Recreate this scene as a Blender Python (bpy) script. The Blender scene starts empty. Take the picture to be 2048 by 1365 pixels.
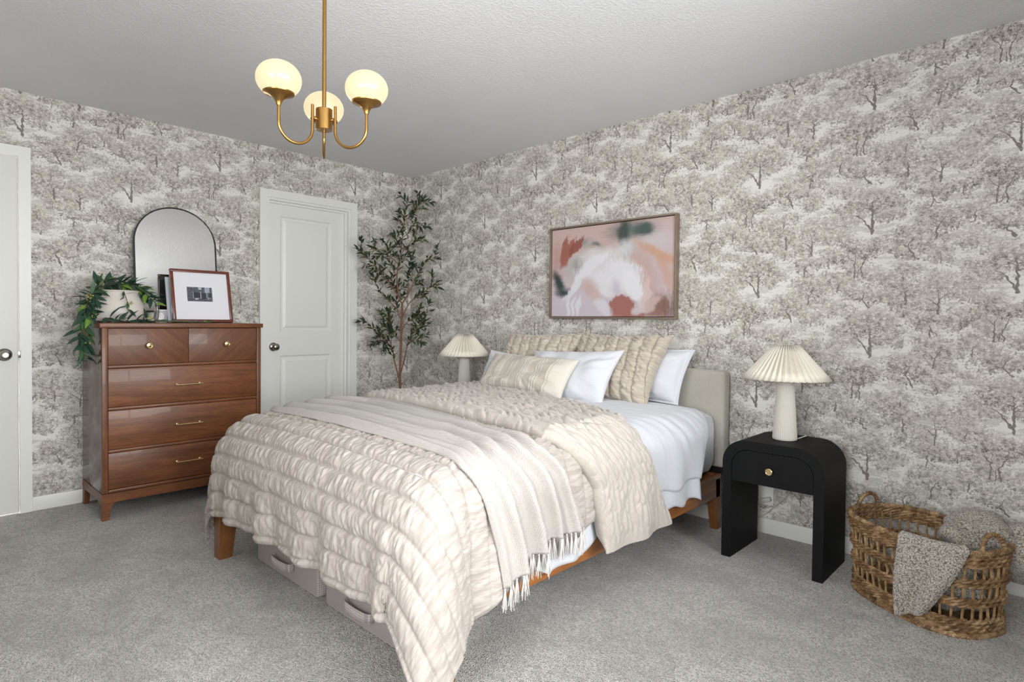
import bpy, bmesh, math, random
import numpy as np
from mathutils import Vector, Matrix
PI = math.pi
rnd = random.Random(7)
sc = bpy.context.scene
COL = sc.collection

# ------------------------------------------------------------------ camera
cam = bpy.data.cameras.new('camera')
cam.sensor_width = 36.0
cam.lens = 1189.566 / 2048 * 36
cam.shift_y = -(682.5 - 663.908) / 2048
cam.clip_start = 0.05
co = bpy.data.objects.new('camera', cam)
COL.objects.link(co)
_p, _y, _r = math.radians(1.0541), math.radians(43.5854), math.radians(0.56344)
_F = Vector((-math.sin(_y) * math.cos(_p), math.cos(_y) * math.cos(_p), -math.sin(_p)))
_R = Vector((math.cos(_y), math.sin(_y), 0))
_U = _R.cross(_F)
_R, _U = _R * math.cos(_r) + _U * math.sin(_r), _U * math.cos(_r) - _R * math.sin(_r)
co.matrix_world = Matrix(((_R.x, _U.x, -_F.x, 4.4365), (_R.y, _U.y, -_F.y, -3.3098),
                          (_R.z, _U.z, -_F.z, 1.1466), (0, 0, 0, 1)))
sc.camera = co

# ------------------------------------------------------------------ daylight
RX, RY, RH = 5.2, -4.6, 2.44            # room extents
WIN1 = (-4.0, -1.1, 0.85, 2.16)       # y0,y1,z0,z1 in the wall at x = RX
WIN_FILL = (3.35, 4.95, 0.8, 2.12)           # x0,x1,z0,z1 in the wall at y = RY; unseen window added for fill light
world = bpy.data.worlds.new('daylight')
sc.world = world
world.use_nodes = True
bg = world.node_tree.nodes['Background']
bg.inputs[0].default_value = (0.98, 0.984, 1.0, 1)
bg.inputs[1].default_value = 10.5


def portal(name, loc, rot, sx, sy):
    l = bpy.data.lights.new(name, 'AREA')
    l.shape = 'RECTANGLE'
    l.size, l.size_y = sx, sy
    l.cycles.is_portal = True
    o = bpy.data.objects.new(name, l)
    o.location = loc
    o.rotation_euler = rot
    COL.objects.link(o)


portal('window_portal', (RX + 0.13, (WIN1[0] + WIN1[1]) / 2, (WIN1[2] + WIN1[3]) / 2), (0, PI / 2, 0),
       WIN1[3] - WIN1[2], WIN1[1] - WIN1[0])
portal('window_portal', ((WIN_FILL[0] + WIN_FILL[1]) / 2, RY - 0.13, (WIN_FILL[2] + WIN_FILL[3]) / 2), (PI / 2, 0, 0),
       WIN_FILL[1] - WIN_FILL[0], WIN_FILL[3] - WIN_FILL[2])  # daylight portal of the added fill window
vs = sc.view_settings
vs.view_transform = 'Standard'
vs.look = 'None'
vs.gamma = 1
vs.use_curve_mapping = False
vs.exposure = 0.7
cy = sc.cycles
cy.max_bounces, cy.diffuse_bounces, cy.glossy_bounces, cy.transmission_bounces, cy.transparent_max_bounces = 5, 3, 3, 2, 4
cy.caustics_reflective = cy.caustics_refractive = False


# ------------------------------------------------------------------ helpers
def srgb(r, g, b):
    f = lambda c: (c / 255 / 12.92) if c <= 10 else ((c / 255 + 0.055) / 1.055) ** 2.4
    return (f(r), f(g), f(b), 1)


class NT:
    """small wrapper to write node trees as expressions"""

    def __init__(self, name):
        self.m = bpy.data.materials.new(name)
        self.m.use_nodes = True
        self.t = self.m.node_tree
        self.t.nodes.clear()
        self.out = self.t.nodes.new('ShaderNodeOutputMaterial')

    def put(self, sock, v):
        if isinstance(v, bpy.types.NodeSocket):
            self.t.links.new(v, sock)
        elif v is not None:
            try:
                sock.default_value = v
            except Exception:
                sock.default_value = tuple(v)[:3] if len(v) == 4 else tuple(v) + (1,)

    def n(self, typ, props=None, **ins):
        nd = self.t.nodes.new(typ)
        for k, v in (props or {}).items():
            setattr(nd, k, v)
        for k, v in ins.items():
            key = k.replace('_', ' ')
            self.put(nd.inputs[key] if key in nd.inputs else nd.inputs[int(k[1:])], v)
        return nd

    def ma(self, op, a, b=None, c=None, clamp=False):
        nd = self.t.nodes.new('ShaderNodeMath')
        nd.operation = op
        for i, v in enumerate((a, b, c)):
            if v is not None:
                self.put(nd.inputs[i], v)
        if clamp:               # explicit nodes keep the shader stack short
            return self.ma('MINIMUM', self.ma('MAXIMUM', nd.outputs[0], 0.0), 1.0)
        return nd.outputs[0]

    def vm(self, op, a, b=None, scale=None):
        nd = self.t.nodes.new('ShaderNodeVectorMath')
        nd.operation = op
        self.put(nd.inputs[0], a)
        if b is not None:
            self.put(nd.inputs[1], b)
        if scale is not None:
            self.put(nd.inputs['Scale'], scale)
        return nd.outputs['Value'] if op in ('LENGTH', 'DOT_PRODUCT', 'DISTANCE') else nd.outputs[0]

    def mix(self, f, a, b, mode='MIX'):
        nd = self.t.nodes.new('ShaderNodeMix')
        nd.data_type = 'RGBA'
        nd.blend_type = mode
        self.put(nd.inputs[0], f)
        self.put(nd.inputs[6], a)
        self.put(nd.inputs[7], b)
        return nd.outputs[2]

    def ramp(self, f, *stops):
        nd = self.t.nodes.new('ShaderNodeValToRGB')
        el = nd.color_ramp.elements
        while len(el) < len(stops):
            el.new(0.5)
        for e, (p, c) in zip(el, stops):
            e.position = p
            e.color = c if hasattr(c, '__len__') else (c, c, c, 1)
        self.put(nd.inputs[0], f)
        return nd.outputs[0]

    def step(self, x, lo, hi):
        nd = self.t.nodes.new('ShaderNodeMapRange')
        nd.interpolation_type = 'SMOOTHSTEP'
        nd.clamp = False
        self.put(nd.inputs[0], x)
        self.put(nd.inputs[1], lo)
        self.put(nd.inputs[2], hi)
        return nd.outputs[0]

    def obj(self):
        return self.t.nodes.new('ShaderNodeTexCoord').outputs['Object']

    def uv(self):
        return self.t.nodes.new('ShaderNodeTexCoord').outputs['UV']

    def map(self, v, scale=(1, 1, 1), rot=(0, 0, 0), loc=(0, 0, 0)):
        nd = self.t.nodes.new('ShaderNodeMapping')
        nd.inputs['Scale'].default_value = scale
        nd.inputs['Rotation'].default_value = rot
        nd.inputs['Location'].default_value = loc
        self.put(nd.inputs[0], v)
        return nd.outputs[0]

    def noise(self, v, scale, detail=3, rough=0.55, dist=0, dim='3D'):
        return self.n('ShaderNodeTexNoise', {'noise_dimensions': dim}, Vector=v, Scale=scale, Detail=detail, Roughness=rough,
                      Distortion=dist).outputs['Fac']

    def voro(self, v, scale, feature='F1', dim='3D'):
        return self.n('ShaderNodeTexVoronoi', {'feature': feature, 'voronoi_dimensions': dim}, Vector=v, Scale=scale).outputs['Distance']

    def bump(self, h, strength=0.3, dist=0.01, normal=None):
        nd = self.n('ShaderNodeBump', Height=h, Strength=strength, Distance=dist)
        if normal is not None:
            self.put(nd.inputs['Normal'], normal)
        return nd.outputs[0]

    def bsdf(self, color, rough=0.6, metal=0, normal=None, sheen=0, spec=0.5, coat=0, emit=None, estr=0,
             trans=0, sss=0):
        p = self.n('ShaderNodeBsdfPrincipled')
        self.put(p.inputs['Base Color'], color)
        self.put(p.inputs['Roughness'], rough)
        self.put(p.inputs['Metallic'], metal)
        p.inputs['Specular IOR Level'].default_value = spec
        p.inputs['Sheen Weight'].default_value = sheen
        p.inputs['Coat Weight'].default_value = coat
        p.inputs['Transmission Weight'].default_value = trans
        if emit is not None:
            self.put(p.inputs['Emission Color'], emit)
            p.inputs['Emission Strength'].default_value = estr
        if normal is not None:
            self.put(p.inputs['Normal'], normal)
        self.t.links.new(p.outputs[0], self.out.inputs[0])
        return self.m


def plain(name, col, rough=0.5, metal=0, noise=0.0, nscale=30, bump=0.0, **k):
    t = NT(name)
    c = col
    v = t.obj()
    if noise:
        f = t.noise(v, nscale, 4)
        c = t.mix(f, tuple(x * (1 - noise) for x in col[:3]) + (1,), tuple(min(1, x * (1 + noise)) for x in col[:3]) + (1,))
    nm = t.bump(t.noise(v, nscale * 3, 3), bump, 0.005) if bump else None
    return t.bsdf(c, rough, metal, nm, **k)


class MB:
    """mesh builder: collects geometry, links it as one object"""

    def __init__(self):
        self.bm = bmesh.new()
        self.uvs = None

    def box(self, c, s, bev=0.0, rot=None, seg=2):
        r = bmesh.ops.create_cube(self.bm, size=1.0)
        vs_ = r['verts']
        for v in vs_:
            v.co = Vector((v.co.x * s[0], v.co.y * s[1], v.co.z * s[2]))
        if bev:
            es = {e for v in vs_ for e in v.link_edges}
            rr = bmesh.ops.bevel(self.bm, geom=list(es), offset=bev, segments=seg, affect='EDGES', profile=0.5)
            vs_ = list({v for f in rr['faces'] for v in f.verts} | {v for v in vs_ if v.is_valid})
        M = Matrix.Translation(c) @ (rot.to_4x4() if rot is not None else Matrix.Identity(4))
        for v in vs_:
            v.co = M @ v.co
        return self

    def bx(self, a, b, bev=0.0):
        return self.box([(p + q) / 2 for p, q in zip(a, b)], [abs(q - p) for p, q in zip(a, b)], bev)

    def faces(self, verts, faces):
        vv = [self.bm.verts.new(v) for v in verts]
        for f in faces:
            try:
                self.bm.faces.new([vv[i] for i in f])
            except ValueError:
                pass
        return self

    def grid(self, P, closed_u=False, closed_v=False, flip=False):
        """P: array (nu,nv,3)"""
        nu, nv = len(P), len(P[0])
        vv = [[self.bm.verts.new(P[i][j]) for j in range(nv)] for i in range(nu)]
        for i in range(nu if closed_u else nu - 1):
            for j in range(nv if closed_v else nv - 1):
                q = [vv[i][j], vv[(i + 1) % nu][j], vv[(i + 1) % nu][(j + 1) % nv], vv[i][(j + 1) % nv]]
                self.bm.faces.new(q[::-1] if flip else q)
        return vv

    def lathe(self, prof, c=(0, 0, 0), n=32, M=None, cap=True, rfun=None):
        """prof: list of (r,z)"""
        P = []
        for k in range(n):
            a = 2 * PI * k / n
            row = []
            for r, z in prof:
                q = r * (rfun(a, z) if rfun else 1)
                p = Vector((q * math.cos(a), q * math.sin(a), z))
                if M is not None:
                    p = M @ p
                row.append(p + Vector(c))
            P.append(row)
        vv = self.grid(P, closed_u=True)
        if cap:
            for j in (0, len(prof) - 1):
                if prof[j][0] > 1e-5:
                    try:
                        self.bm.faces.new([vv[i][j] for i in range(n)][::-1 if j == 0 else 1])
                    except ValueError:
                        pass
        return self

    def tube(self, pts, r, n=8, closed=False, cap=True):
        pts = [Vector(p) for p in pts]
        m = len(pts)
        rr = r if hasattr(r, '__len__') else [r] * m
        P = []
        up = None
        for i in range(m):
            if closed:
                d = pts[(i + 1) % m] - pts[i - 1]
            else:
                d = pts[min(i + 1, m - 1)] - pts[max(i - 1, 0)]
            d.normalize()
            if up is None:
                up = d.orthogonal().normalized()
            else:
                up = (up - d * up.dot(d))
                up = up.normalized() if up.length > 1e-6 else d.orthogonal().normalized()
            s = d.cross(up)
            P.append([pts[i] + (up * math.cos(2 * PI * k / n) + s * math.sin(2 * PI * k / n)) * rr[i] for k in range(n)])
        vv = self.grid(P, closed_u=closed, closed_v=True, flip=False)
        if cap and not closed:
            for row, fl in ((vv[0], 1), (vv[-1], -1)):
                try:
                    self.bm.faces.new(row[::fl])
                except ValueError:
                    pass
        return self

    def prism(self, poly, axis, a, b, bev=0.0):
        """poly: 2-D points in the plane normal to axis, extruded from a to b"""
        def mk(p, h):
            q = list(p)
            q.insert('xyz'.index(axis), h)
            return q
        n = len(poly)
        A = [self.bm.verts.new(mk(p, a)) for p in poly]
        B = [self.bm.verts.new(mk(p, b)) for p in poly]
        fs = [self.bm.faces.new(A), self.bm.faces.new(B[::-1])]
        for i in range(n):
            fs.append(self.bm.faces.new([A[i], B[i], B[(i + 1) % n], A[(i + 1) % n]]))
        return self

    def obj(self, name, mat, parent=None, smooth=40, uv=None):
        bmesh.ops.recalc_face_normals(self.bm, faces=self.bm.faces)
        me = bpy.data.meshes.new(name)
        self.bm.to_mesh(me)
        self.bm.free()
        if smooth:
            me.polygons.foreach_set('use_smooth', [True] * len(me.polygons))
            if smooth < 180:
                me.set_sharp_from_angle(angle=math.radians(smooth))
        me.materials.append(mat)
        o = bpy.data.objects.new(name, me)
        COL.objects.link(o)
        if parent is not None:
            o.parent = parent
        return o


def npgrid(name, P, mat, parent=None, uv=None, closed_u=False, flip=False):
    """fast grid mesh from a numpy array (nu,nv,3), optional uv array (nu,nv,2)"""
    nu, nv = P.shape[:2]
    idx = np.arange(nu * nv).reshape(nu, nv)
    if closed_u:
        idx = np.vstack([idx, idx[:1]])
    q = np.stack([idx[:-1, :-1], idx[1:, :-1], idx[1:, 1:], idx[:-1, 1:]], -1).reshape(-1, 4)
    if flip:
        q = q[:, ::-1]
    me = bpy.data.meshes.new(name)
    me.vertices.add(nu * nv)
    me.vertices.foreach_set('co', P.reshape(-1).astype(np.float32))
    me.loops.add(q.size)
    me.loops.foreach_set('vertex_index', q.reshape(-1).astype(np.int32))
    me.polygons.add(len(q))
    me.polygons.foreach_set('loop_start', np.arange(0, q.size, 4, dtype=np.int32))
    me.polygons.foreach_set('use_smooth', np.ones(len(q), dtype=bool))
    me.update(calc_edges=True)
    if uv is not None:
        l = me.uv_layers.new(name='UVMap')
        l.data.foreach_set('uv', uv.reshape(-1, 2)[q.reshape(-1)].reshape(-1).astype(np.float32))
    me.validate()
    me.materials.append(mat)
    o = bpy.data.objects.new(name, me)
    COL.objects.link(o)
    if parent is not None:
        o.parent = parent
    return o


def empty(name, loc=(0, 0, 0)):
    o = bpy.data.objects.new(name, None)
    o.empty_display_size = 0.05
    o.location = loc
    COL.objects.link(o)
    return o


def tag(o, label, cat, group=None):
    o['label'] = label
    o['category'] = cat
    if group:
        o['group'] = group
    return o


def struct(o, label=None):
    o['kind'] = 'structure'
    if label:
        o['label'] = label
    return o


def put(o, parent):
    """parent a mesh made in world coordinates under an Empty that has a location only"""
    o.parent = parent
    o.matrix_parent_inverse = Matrix.Translation(-parent.location)
    return o


def copy_tree(o, parent=None):
    c = o.copy()
    COL.objects.link(c)
    c.parent = parent
    for ch in [k for k in bpy.data.objects if k.parent == o]:
        copy_tree(ch, c)
    return c


def solid(o, th, off=-1.0):
    m = o.modifiers.new('thickness', 'SOLIDIFY')
    m.thickness = th
    m.offset = off
    return o


def sstep(x, a, b):
    t = np.clip((x - a) / (b - a), 0, 1)
    return t * t * (3 - 2 * t)


def vnoise(x, y, seed=0):
    """smooth 2-D value noise in [0,1]"""
    r = np.random.RandomState(seed)
    T = r.rand(256, 256)
    xi, yi = np.floor(x).astype(int), np.floor(y).astype(int)
    fx, fy = x - xi, y - yi
    fx, fy = fx * fx * (3 - 2 * fx), fy * fy * (3 - 2 * fy)
    g = lambda i, j: T[(xi + i) % 256, (yi + j) % 256]
    return (g(0, 0) * (1 - fx) + g(1, 0) * fx) * (1 - fy) + (g(0, 1) * (1 - fx) + g(1, 1) * fx) * fy


def normals(P):
    du = np.gradient(P, axis=0)
    dv = np.gradient(P, axis=1)
    N = np.cross(du, dv)
    return N / (np.linalg.norm(N, axis=-1, keepdims=True) + 1e-9)


# ------------------------------------------------------------------ materials
PW, PH = 0.5455, 0.602                 # half-drop repeat of the toile paper
NCU, NCV = 3, 4                        # the repeat is cut into cells, each with only the strokes that reach it
# (x, z, tone, crown ellipses (dx,dz,rx,rz), strokes (x0,z0,x1,z1,w0,w1)) in metres inside one repeat
TREES = [
    (0, 0, 0.62, [(-.10, .035, .085, .036), (-.03, .09, .085, .045), (.085, .045, .075, .03), (.05, .085, .06, .035),
                  (.075, .0, .06, .02), (-.075, -.012, .04, .024)],
     [(0, -.085, 0, .025, .0085, .0055), (.002, -.08, -.04, -.012, .0065, .004), (-.04, -.012, -.075, .012, .004, .002),
      (0, .025, -.004, .065, .005, .002), (0, .03, -.03, .04, .003, .002), (-.03, .04, -.07, .02, .002, .001),
      (0, .008, .045, .016, .003, .001), (0, .022, .035, .04, .003, .001)]),
    (-.058, -.222, 0.8, [(.01, .05, .12, .038), (.06, .07, .06, .03), (-.07, .028, .06, .026), (-.02, .085, .06, .03)],
     [(-.016, -.075, -.014, -.005, .005, .004), (.02, -.075, .012, -.03, .005, .004), (.012, -.03, .045, .04, .004, .002),
      (-.014, -.005, -.045, .03, .003, .001), (-.014, -.005, -.008, .04, .003, .001)]),
    (.152, -.162, 0.78, [(-.005, .048, .08, .036), (.055, .015, .05, .026), (-.05, -.008, .035, .018), (-.005, -.036, .035, .016)],
     [(.026, -.06, .012, -.022, .005, .005), (.012, -.022, -.004, .004, .006, .004), (-.004, .004, .016, .035, .004, .002),
      (-.004, .004, -.04, .014, .003, .001)]),
    (.262, -.066, 0.72, [(0, .046, .075, .04), (-.055, .0, .045, .024), (.06, .012, .05, .026)],
     [(-.004, -.06, 0, -.016, .006, .004), (0, -.016, .03, .03, .004, .002), (0, -.016, -.032, .012, .003, .001)]),
    (.27, .195, 0.55, [(0, .058, .07, .046), (.065, .026, .05, .022), (-.06, .002, .055, .018)],
     [(0, -.07, .004, -.005, .007, .004), (.004, -.005, .036, .02, .003, .001), (.002, -.03, -.045, .004, .004, .001),
      (.004, -.005, -.006, .05, .003, .001)]),
    (.133, .219, 0.86, [(-.005, .03, .085, .042), (-.05, -.012, .045, .024), (.04, -.008, .04, .02)],
     [(.012, -.05, .01, .01, .007, .004), (.01, -.03, -.03, -.045, .002, .001)]),
    (.24, .061, 0.7, [(-.005, .032, .07, .03), (.055, .03, .05, .028)],
     [(0, -.045, .002, .01, .0045, .003), (.002, -.012, .032, -.036, .003, .002)]),
    (-.044, .194, 0.7, [(-.01, .036, .09, .036), (.06, .01, .05, .026)],
     [(.036, -.04, .006, -.002, .0055, .004), (.006, -.002, .018, .036, .004, .001), (.006, -.002, -.05, .002, .003, .001)]),
    (.131, .31, 0.66, [(0, .02, .075, .026)], [(0, -.03, .004, .01, .004, .002)]),
    (-.149, .271, 0.72, [(0, .024, .07, .034), (.03, .0, .05, .02)], [(.0, -.035, .004, .012, .005, .002), (.004, .0, .03, .026, .002, .001)]),
    (-.16, .135, 0.5, [(0, .01, .07, .026)], []),
    (-.165, -.095, 0.45, [(0, 0, .08, .026)], [(0, -.03, .01, .0, .003, .001)]),
    (.06, -.30, 0.55, [(0, .0, .09, .028)], []),
    (-.19, -.205, 0.6, [(0, .01, .06, .032)], [(.0, -.04, .0, .0, .004, .002)]),
    (0.273, -0.21, 0.45, [(0, 0, 0.059, 0.027), (0.001, 0.028, 0.041, 0.024)], [(0.0, -0.035, 0.003, 0.0, 0.0035, 0.0018)]),
    (0.135, 0.144, 0.54, [(0, 0, 0.046, 0.025), (-0.022, 0.024, 0.032, 0.022)], [(0.0, -0.035, 0.003, 0.0, 0.0035, 0.0018)]),
    (-0.254, 0.185, 0.51, [(0, 0, 0.06, 0.02), (-0.024, 0.018, 0.042, 0.018)], []),
    (-0.057, -0.261, 0.49, [(0, 0, 0.052, 0.027), (-0.034, 0.021, 0.036, 0.024)], [(0.0, -0.035, 0.003, 0.0, 0.0035, 0.0018)]),
    (-0.158, -0.038, 0.43, [(0, 0, 0.065, 0.023), (-0.011, 0.029, 0.045, 0.021)], []),
    (0.231, 0.159, 0.51, [(0, 0, 0.047, 0.027), (-0.014, 0.015, 0.033, 0.024)], []),
]
TREES.sort(key=lambda q: -q[1])
PAPER = {}


def paper_cell(ci, cj):
    """toile paper, cell (ci,cj) of the repeat: inked trees drawn from ellipses (crowns) and tapering strokes (trunks)"""
    if (ci, cj) in PAPER:
        return PAPER[(ci, cj)]
    W, H = PW, PH
    a0, a1, b0, b1 = ci * W / NCU, (ci + 1) * W / NCU, cj * H / NCV, (cj + 1) * H / NCV
    t = NT('toile_wallpaper')
    sep = t.n('ShaderNodeSeparateXYZ', Vector=t.obj())
    base = t.n('ShaderNodeCombineXYZ', X=sep.outputs[0], Y=sep.outputs[2]).outputs[0]
    loc = t.uv()                       # position inside the repeat

    def nz(v_, scale, detail=3, rough=0.55, dist=0.0):
        return t.n('ShaderNodeTexNoise', {'noise_dimensions': '2D'}, Vector=v_, Scale=scale, Detail=detail, Roughness=rough,
                   Distortion=dist).outputs['Fac']

    def jitter(scale, detail, ax_, az_):
        """two independent noises as a small offset vector"""
        x = nz(base, scale, detail, 0.6)
        z = nz(t.vm('ADD', base, (7.3, 3.1, 0)), scale, detail, 0.6)
        return t.n('ShaderNodeCombineXYZ', X=t.ma('MULTIPLY_ADD', x, ax_, -ax_ / 2), Y=t.ma('MULTIPLY_ADD', z, az_, -az_ / 2)).outputs[0]
    lw = t.vm('ADD', loc, t.vm('ADD', jitter(38.0, 1.5, 0.05, 0.0375), jitter(13.0, 0.0, 0.07, 0.06)))
    lf = t.vm('ADD', loc, jitter(60.0, 0.0, 0.012, 0.012))
    edge = t.ma('MULTIPLY_ADD', nz(base, 95.0, 2, 0.65), 1.7, -0.85)
    crown = 0.0
    ink = None

    def mad(v_, m, c):
        nd = t.t.nodes.new('ShaderNodeVectorMath')
        nd.operation = 'MULTIPLY_ADD'
        t.put(nd.inputs[0], v_)
        nd.inputs[1].default_value = m
        nd.inputs[2].default_value = c
        return nd.outputs[0]
    shifts = [(i * W, i * H / 2 + j * H) for i in (-2, -1, 0, 1, 2) for j in (-2, -1, 0, 1, 2)]
    for (tx, tz, tone, ells, segs) in TREES:
        for sx, sz in shifts:
            for (ex, ez, rx, rz) in ells:
                cx, cz = tx + ex + sx, tz + ez + sz
                gx, gz = rx * 1.16, rz * 1.55
                if cx + gx * 1.5 + .045 < a0 or cx - gx * 1.5 - .045 > a1 or cz + gz * 1.5 + .04 < b0 or cz - gz * 1.5 - .04 > b1:
                    continue
                q = mad(lw, (1 / gx, 1 / gz, 0), (-cx / gx, -cz / gz, 0))
                mask = t.step(t.ma('SUBTRACT', edge, t.vm('LENGTH', q)), -1.12, -0.7)
                # lit from above: each pad of leaves is denser ink underneath
                shade = t.ma('MULTIPLY_ADD', t.vm('DOT_PRODUCT', q, (0.25, 1.0, 0)), -0.24 * tone, 0.30 + 0.26 * tone)
                crown = t.ma('MULTIPLY_ADD', mask, t.ma('SUBTRACT', shade, crown), crown)
            for (x0, z0, x1, z1, w0, w1) in segs:
                x0, x1, z0, z1 = x0 + tx + sx, x1 + tx + sx, z0 + tz + sz, z1 + tz + sz
                if max(x0, x1) + .02 < a0 or min(x0, x1) - .02 > a1 or max(z0, z1) + .02 < b0 or min(z0, z1) - .02 > b1:
                    continue
                bx_, bz_ = x1 - x0, z1 - z0
                L2 = bx_ * bx_ + bz_ * bz_
                pa = t.vm('SUBTRACT', lf, (x0, z0, 0))
                h = t.ma('MINIMUM', t.ma('MAXIMUM', t.vm('DOT_PRODUCT', pa, (bx_ / L2, bz_ / L2, 0)), 0.0), 1.0)
                dd = t.vm('LENGTH', t.vm('ADD', pa, t.vm('SCALE', (-bx_, -bz_, 0), scale=h)))
                r_ = t.ma('DIVIDE', dd, t.ma('MULTIPLY_ADD', h, w1 - w0, w0))
                ink = r_ if ink is None else t.ma('MINIMUM', ink, r_)
    ink = t.step(t.ma('SUBTRACT', 1.0, 2.0 if ink is None else ink), 0.0, 0.45)
    # leafy hatching inside the crowns
    leaf = nz(t.map(base, (1, 1.25, 1), (0, 0, 0.5)), 105.0, 4, 0.72, 0.9)
    lf_ = t.step(leaf, 0.36, 0.64)
    cl = t.step(nz(base, 44.0, 2, 0.55), 0.3, 0.7)
    dens = t.ma('MULTIPLY', crown, t.ma('MULTIPLY_ADD', lf_, 0.96, t.ma('MULTIPLY_ADD', cl, 0.64, 0.02)), clamp=True)
    # faint washes of far hills between the trees
    hill = nz(t.map(base, (1, 3.2, 1)), 9.0, 3, 0.6)
    hat = nz(t.map(base, (1, 5.0, 1)), 90.0, 1)
    wash = t.ma('MULTIPLY', t.step(hill, 0.5, 0.6), t.ma('MULTIPLY_ADD', t.step(hat, 0.4, 0.6), 0.22, 0.1))
    bark = nz(t.map(base, (6, 1, 1)), 120.0, 1)
    trunk = t.ma('MULTIPLY', ink, t.ma('MULTIPLY_ADD', bark, 0.7, 0.42), clamp=True)
    f = t.ma('MAXIMUM', t.ma('MAXIMUM', dens, wash), trunk)
    colr = t.ramp(f, (0.0, srgb(233, 229, 223)), (0.35, srgb(191, 186, 178)), (0.7, srgb(142, 136, 128)), (1.0, srgb(88, 83, 77)))
    PAPER[(ci, cj)] = t.bsdf(colr, 0.72, spec=0.25)
    return PAPER[(ci, cj)]


def paper_mesh(name, rects, holes, body_boxes, body_mat, ou=3.700, ov=2.277, y=0.0):
    """papered surface in the plane y (local), facing -y, cut along the repeat; rects/holes are (u0,u1,v0,v1)"""
    W, H = PW, PH
    V, Fc, uvs, mi, mats, slot = [], [], [], [], [], {}
    for (u0, u1, v0, v1) in rects:
        uc = {u0, u1} | {h for q in holes for h in q[:2] if u0 < h < u1}
        vc = {v0, v1} | {h for q in holes for h in q[2:] if v0 < h < v1}
        k = math.floor((u0 - ou) / (W / NCU))
        while ou + k * W / NCU < u1:
            if ou + k * W / NCU > u0:
                uc.add(ou + k * W / NCU)
            k += 1
        k = math.floor((v0 - ov) / (H / NCV))
        while ov + k * H / NCV < v1:
            if ov + k * H / NCV > v0:
                vc.add(ov + k * H / NCV)
            k += 1
        uc, vc = sorted(uc), sorted(vc)
        for p0, p1 in zip(uc, uc[1:]):
            for q0, q1 in zip(vc, vc[1:]):
                mu, mv = (p0 + p1) / 2, (q0 + q1) / 2
                if any(h[0] < mu < h[1] and h[2] < mv < h[3] for h in holes):
                    continue
                i = math.floor((mu - ou) / W)
                du, dv = ou + i * W, ov + i * H / 2
                dv += math.floor((mv - dv) / H) * H
                key = (int((mu - du) / (W / NCU)), int((mv - dv) / (H / NCV)))
                if key not in slot:
                    slot[key] = len(mats)
                    mats.append(paper_cell(*key))
                n = len(V)
                V += [(p0, y, q0), (p1, y, q0), (p1, y, q1), (p0, y, q1)]
                Fc.append((n, n + 1, n + 2, n + 3))
                uvs += [(p0 - du, q0 - dv), (p1 - du, q0 - dv), (p1 - du, q1 - dv), (p0 - du, q1 - dv)]
                mi.append(slot[key])
    bslot = len(mats)
    mats.append(body_mat)
    for (lo, hi) in body_boxes:
        n = len(V)
        V += [(x, yy, z) for z in (lo[2], hi[2]) for yy in (lo[1], hi[1]) for x in (lo[0], hi[0])]
        for f in ((0, 2, 3, 1), (4, 5, 7, 6), (0, 1, 5, 4), (2, 6, 7, 3), (0, 4, 6, 2), (1, 3, 7, 5)):
            Fc.append(tuple(n + q for q in f))
            uvs += [(0, 0)] * 4
            mi.append(bslot)
    me = bpy.data.meshes.new(name)
    me.from_pydata(V, [], Fc)
    l = me.uv_layers.new(name='UVMap')
    l.data.foreach_set('uv', [c for q in uvs for c in q])
    for m_ in mats:
        me.materials.append(m_)
    me.polygons.foreach_set('material_index', mi)
    o = bpy.data.objects.new(name, me)
    COL.objects.link(o)
    return o


def wood(name, dark, light, scale=6, rough=0.35, axis=1, ang=0.0, coat=0.25, stretch=14, spec=0.5):
    t = NT(name)
    s = [stretch] * 3
    s[axis] = 1.0
    v = t.obj()
    if ang:
        v = t.map(v, (1, 1, 1), (ang, 0, 0))
    v = t.map(v, tuple(s))
    a = t.noise(v, scale * 0.35, 5, 0.6, 0.8)
    b = t.noise(v, scale * 3.5, 3, 0.7)
    f = t.ma('MULTIPLY_ADD', b, 0.45, t.ma('MULTIPLY', a, 0.75))
    c = t.ramp(f, (0.36, dark), (0.78, light))
    cloud = t.noise(t.obj(), 4.0, 3, 0.6)
    c = t.mix(t.ma('MULTIPLY', t.step(cloud, 0.35, 0.75), 0.4), c, dark)
    return t.bsdf(c, t.ma('MULTIPLY_ADD', b, 0.15, rough - 0.05), normal=t.bump(b, 0.04, 0.002), coat=coat, spec=spec)


def weave(name, col, col2, scale=450, rough=0.85, bump=0.35, sheen=0.3, uv=False, mottling=0.1, dist=0.0015):
    t = NT(name)
    v = t.uv() if uv else t.obj()
    sx = t.n('ShaderNodeSeparateXYZ', Vector=t.vm('SCALE', v, scale=scale))
    h = t.ma('MULTIPLY', t.ma('SINE', sx.outputs[0]), t.ma('SINE', sx.outputs[2 if not uv else 1]))
    h = t.ma('ADD', h, t.ma('SINE', sx.outputs[1])) if not uv else h
    nz = t.noise(v, scale * 0.25, 3)
    f = t.ma('MULTIPLY_ADD', nz, 0.8, t.ma('MULTIPLY', h, 0.12), clamp=True)
    c = t.mix(f, col, col2)
    big = t.noise(v, 5, 3)
    c = t.mix(t.ma('MULTIPLY', big, mottling), c, tuple(x * 0.8 for x in col[:3]) + (1,))
    hh = t.ma('ADD', t.ma('MULTIPLY', h, 0.3), nz)
    return t.bsdf(c, rough, normal=t.bump(hh, bump, dist), sheen=sheen, spec=0.2)


M = {}


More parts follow.
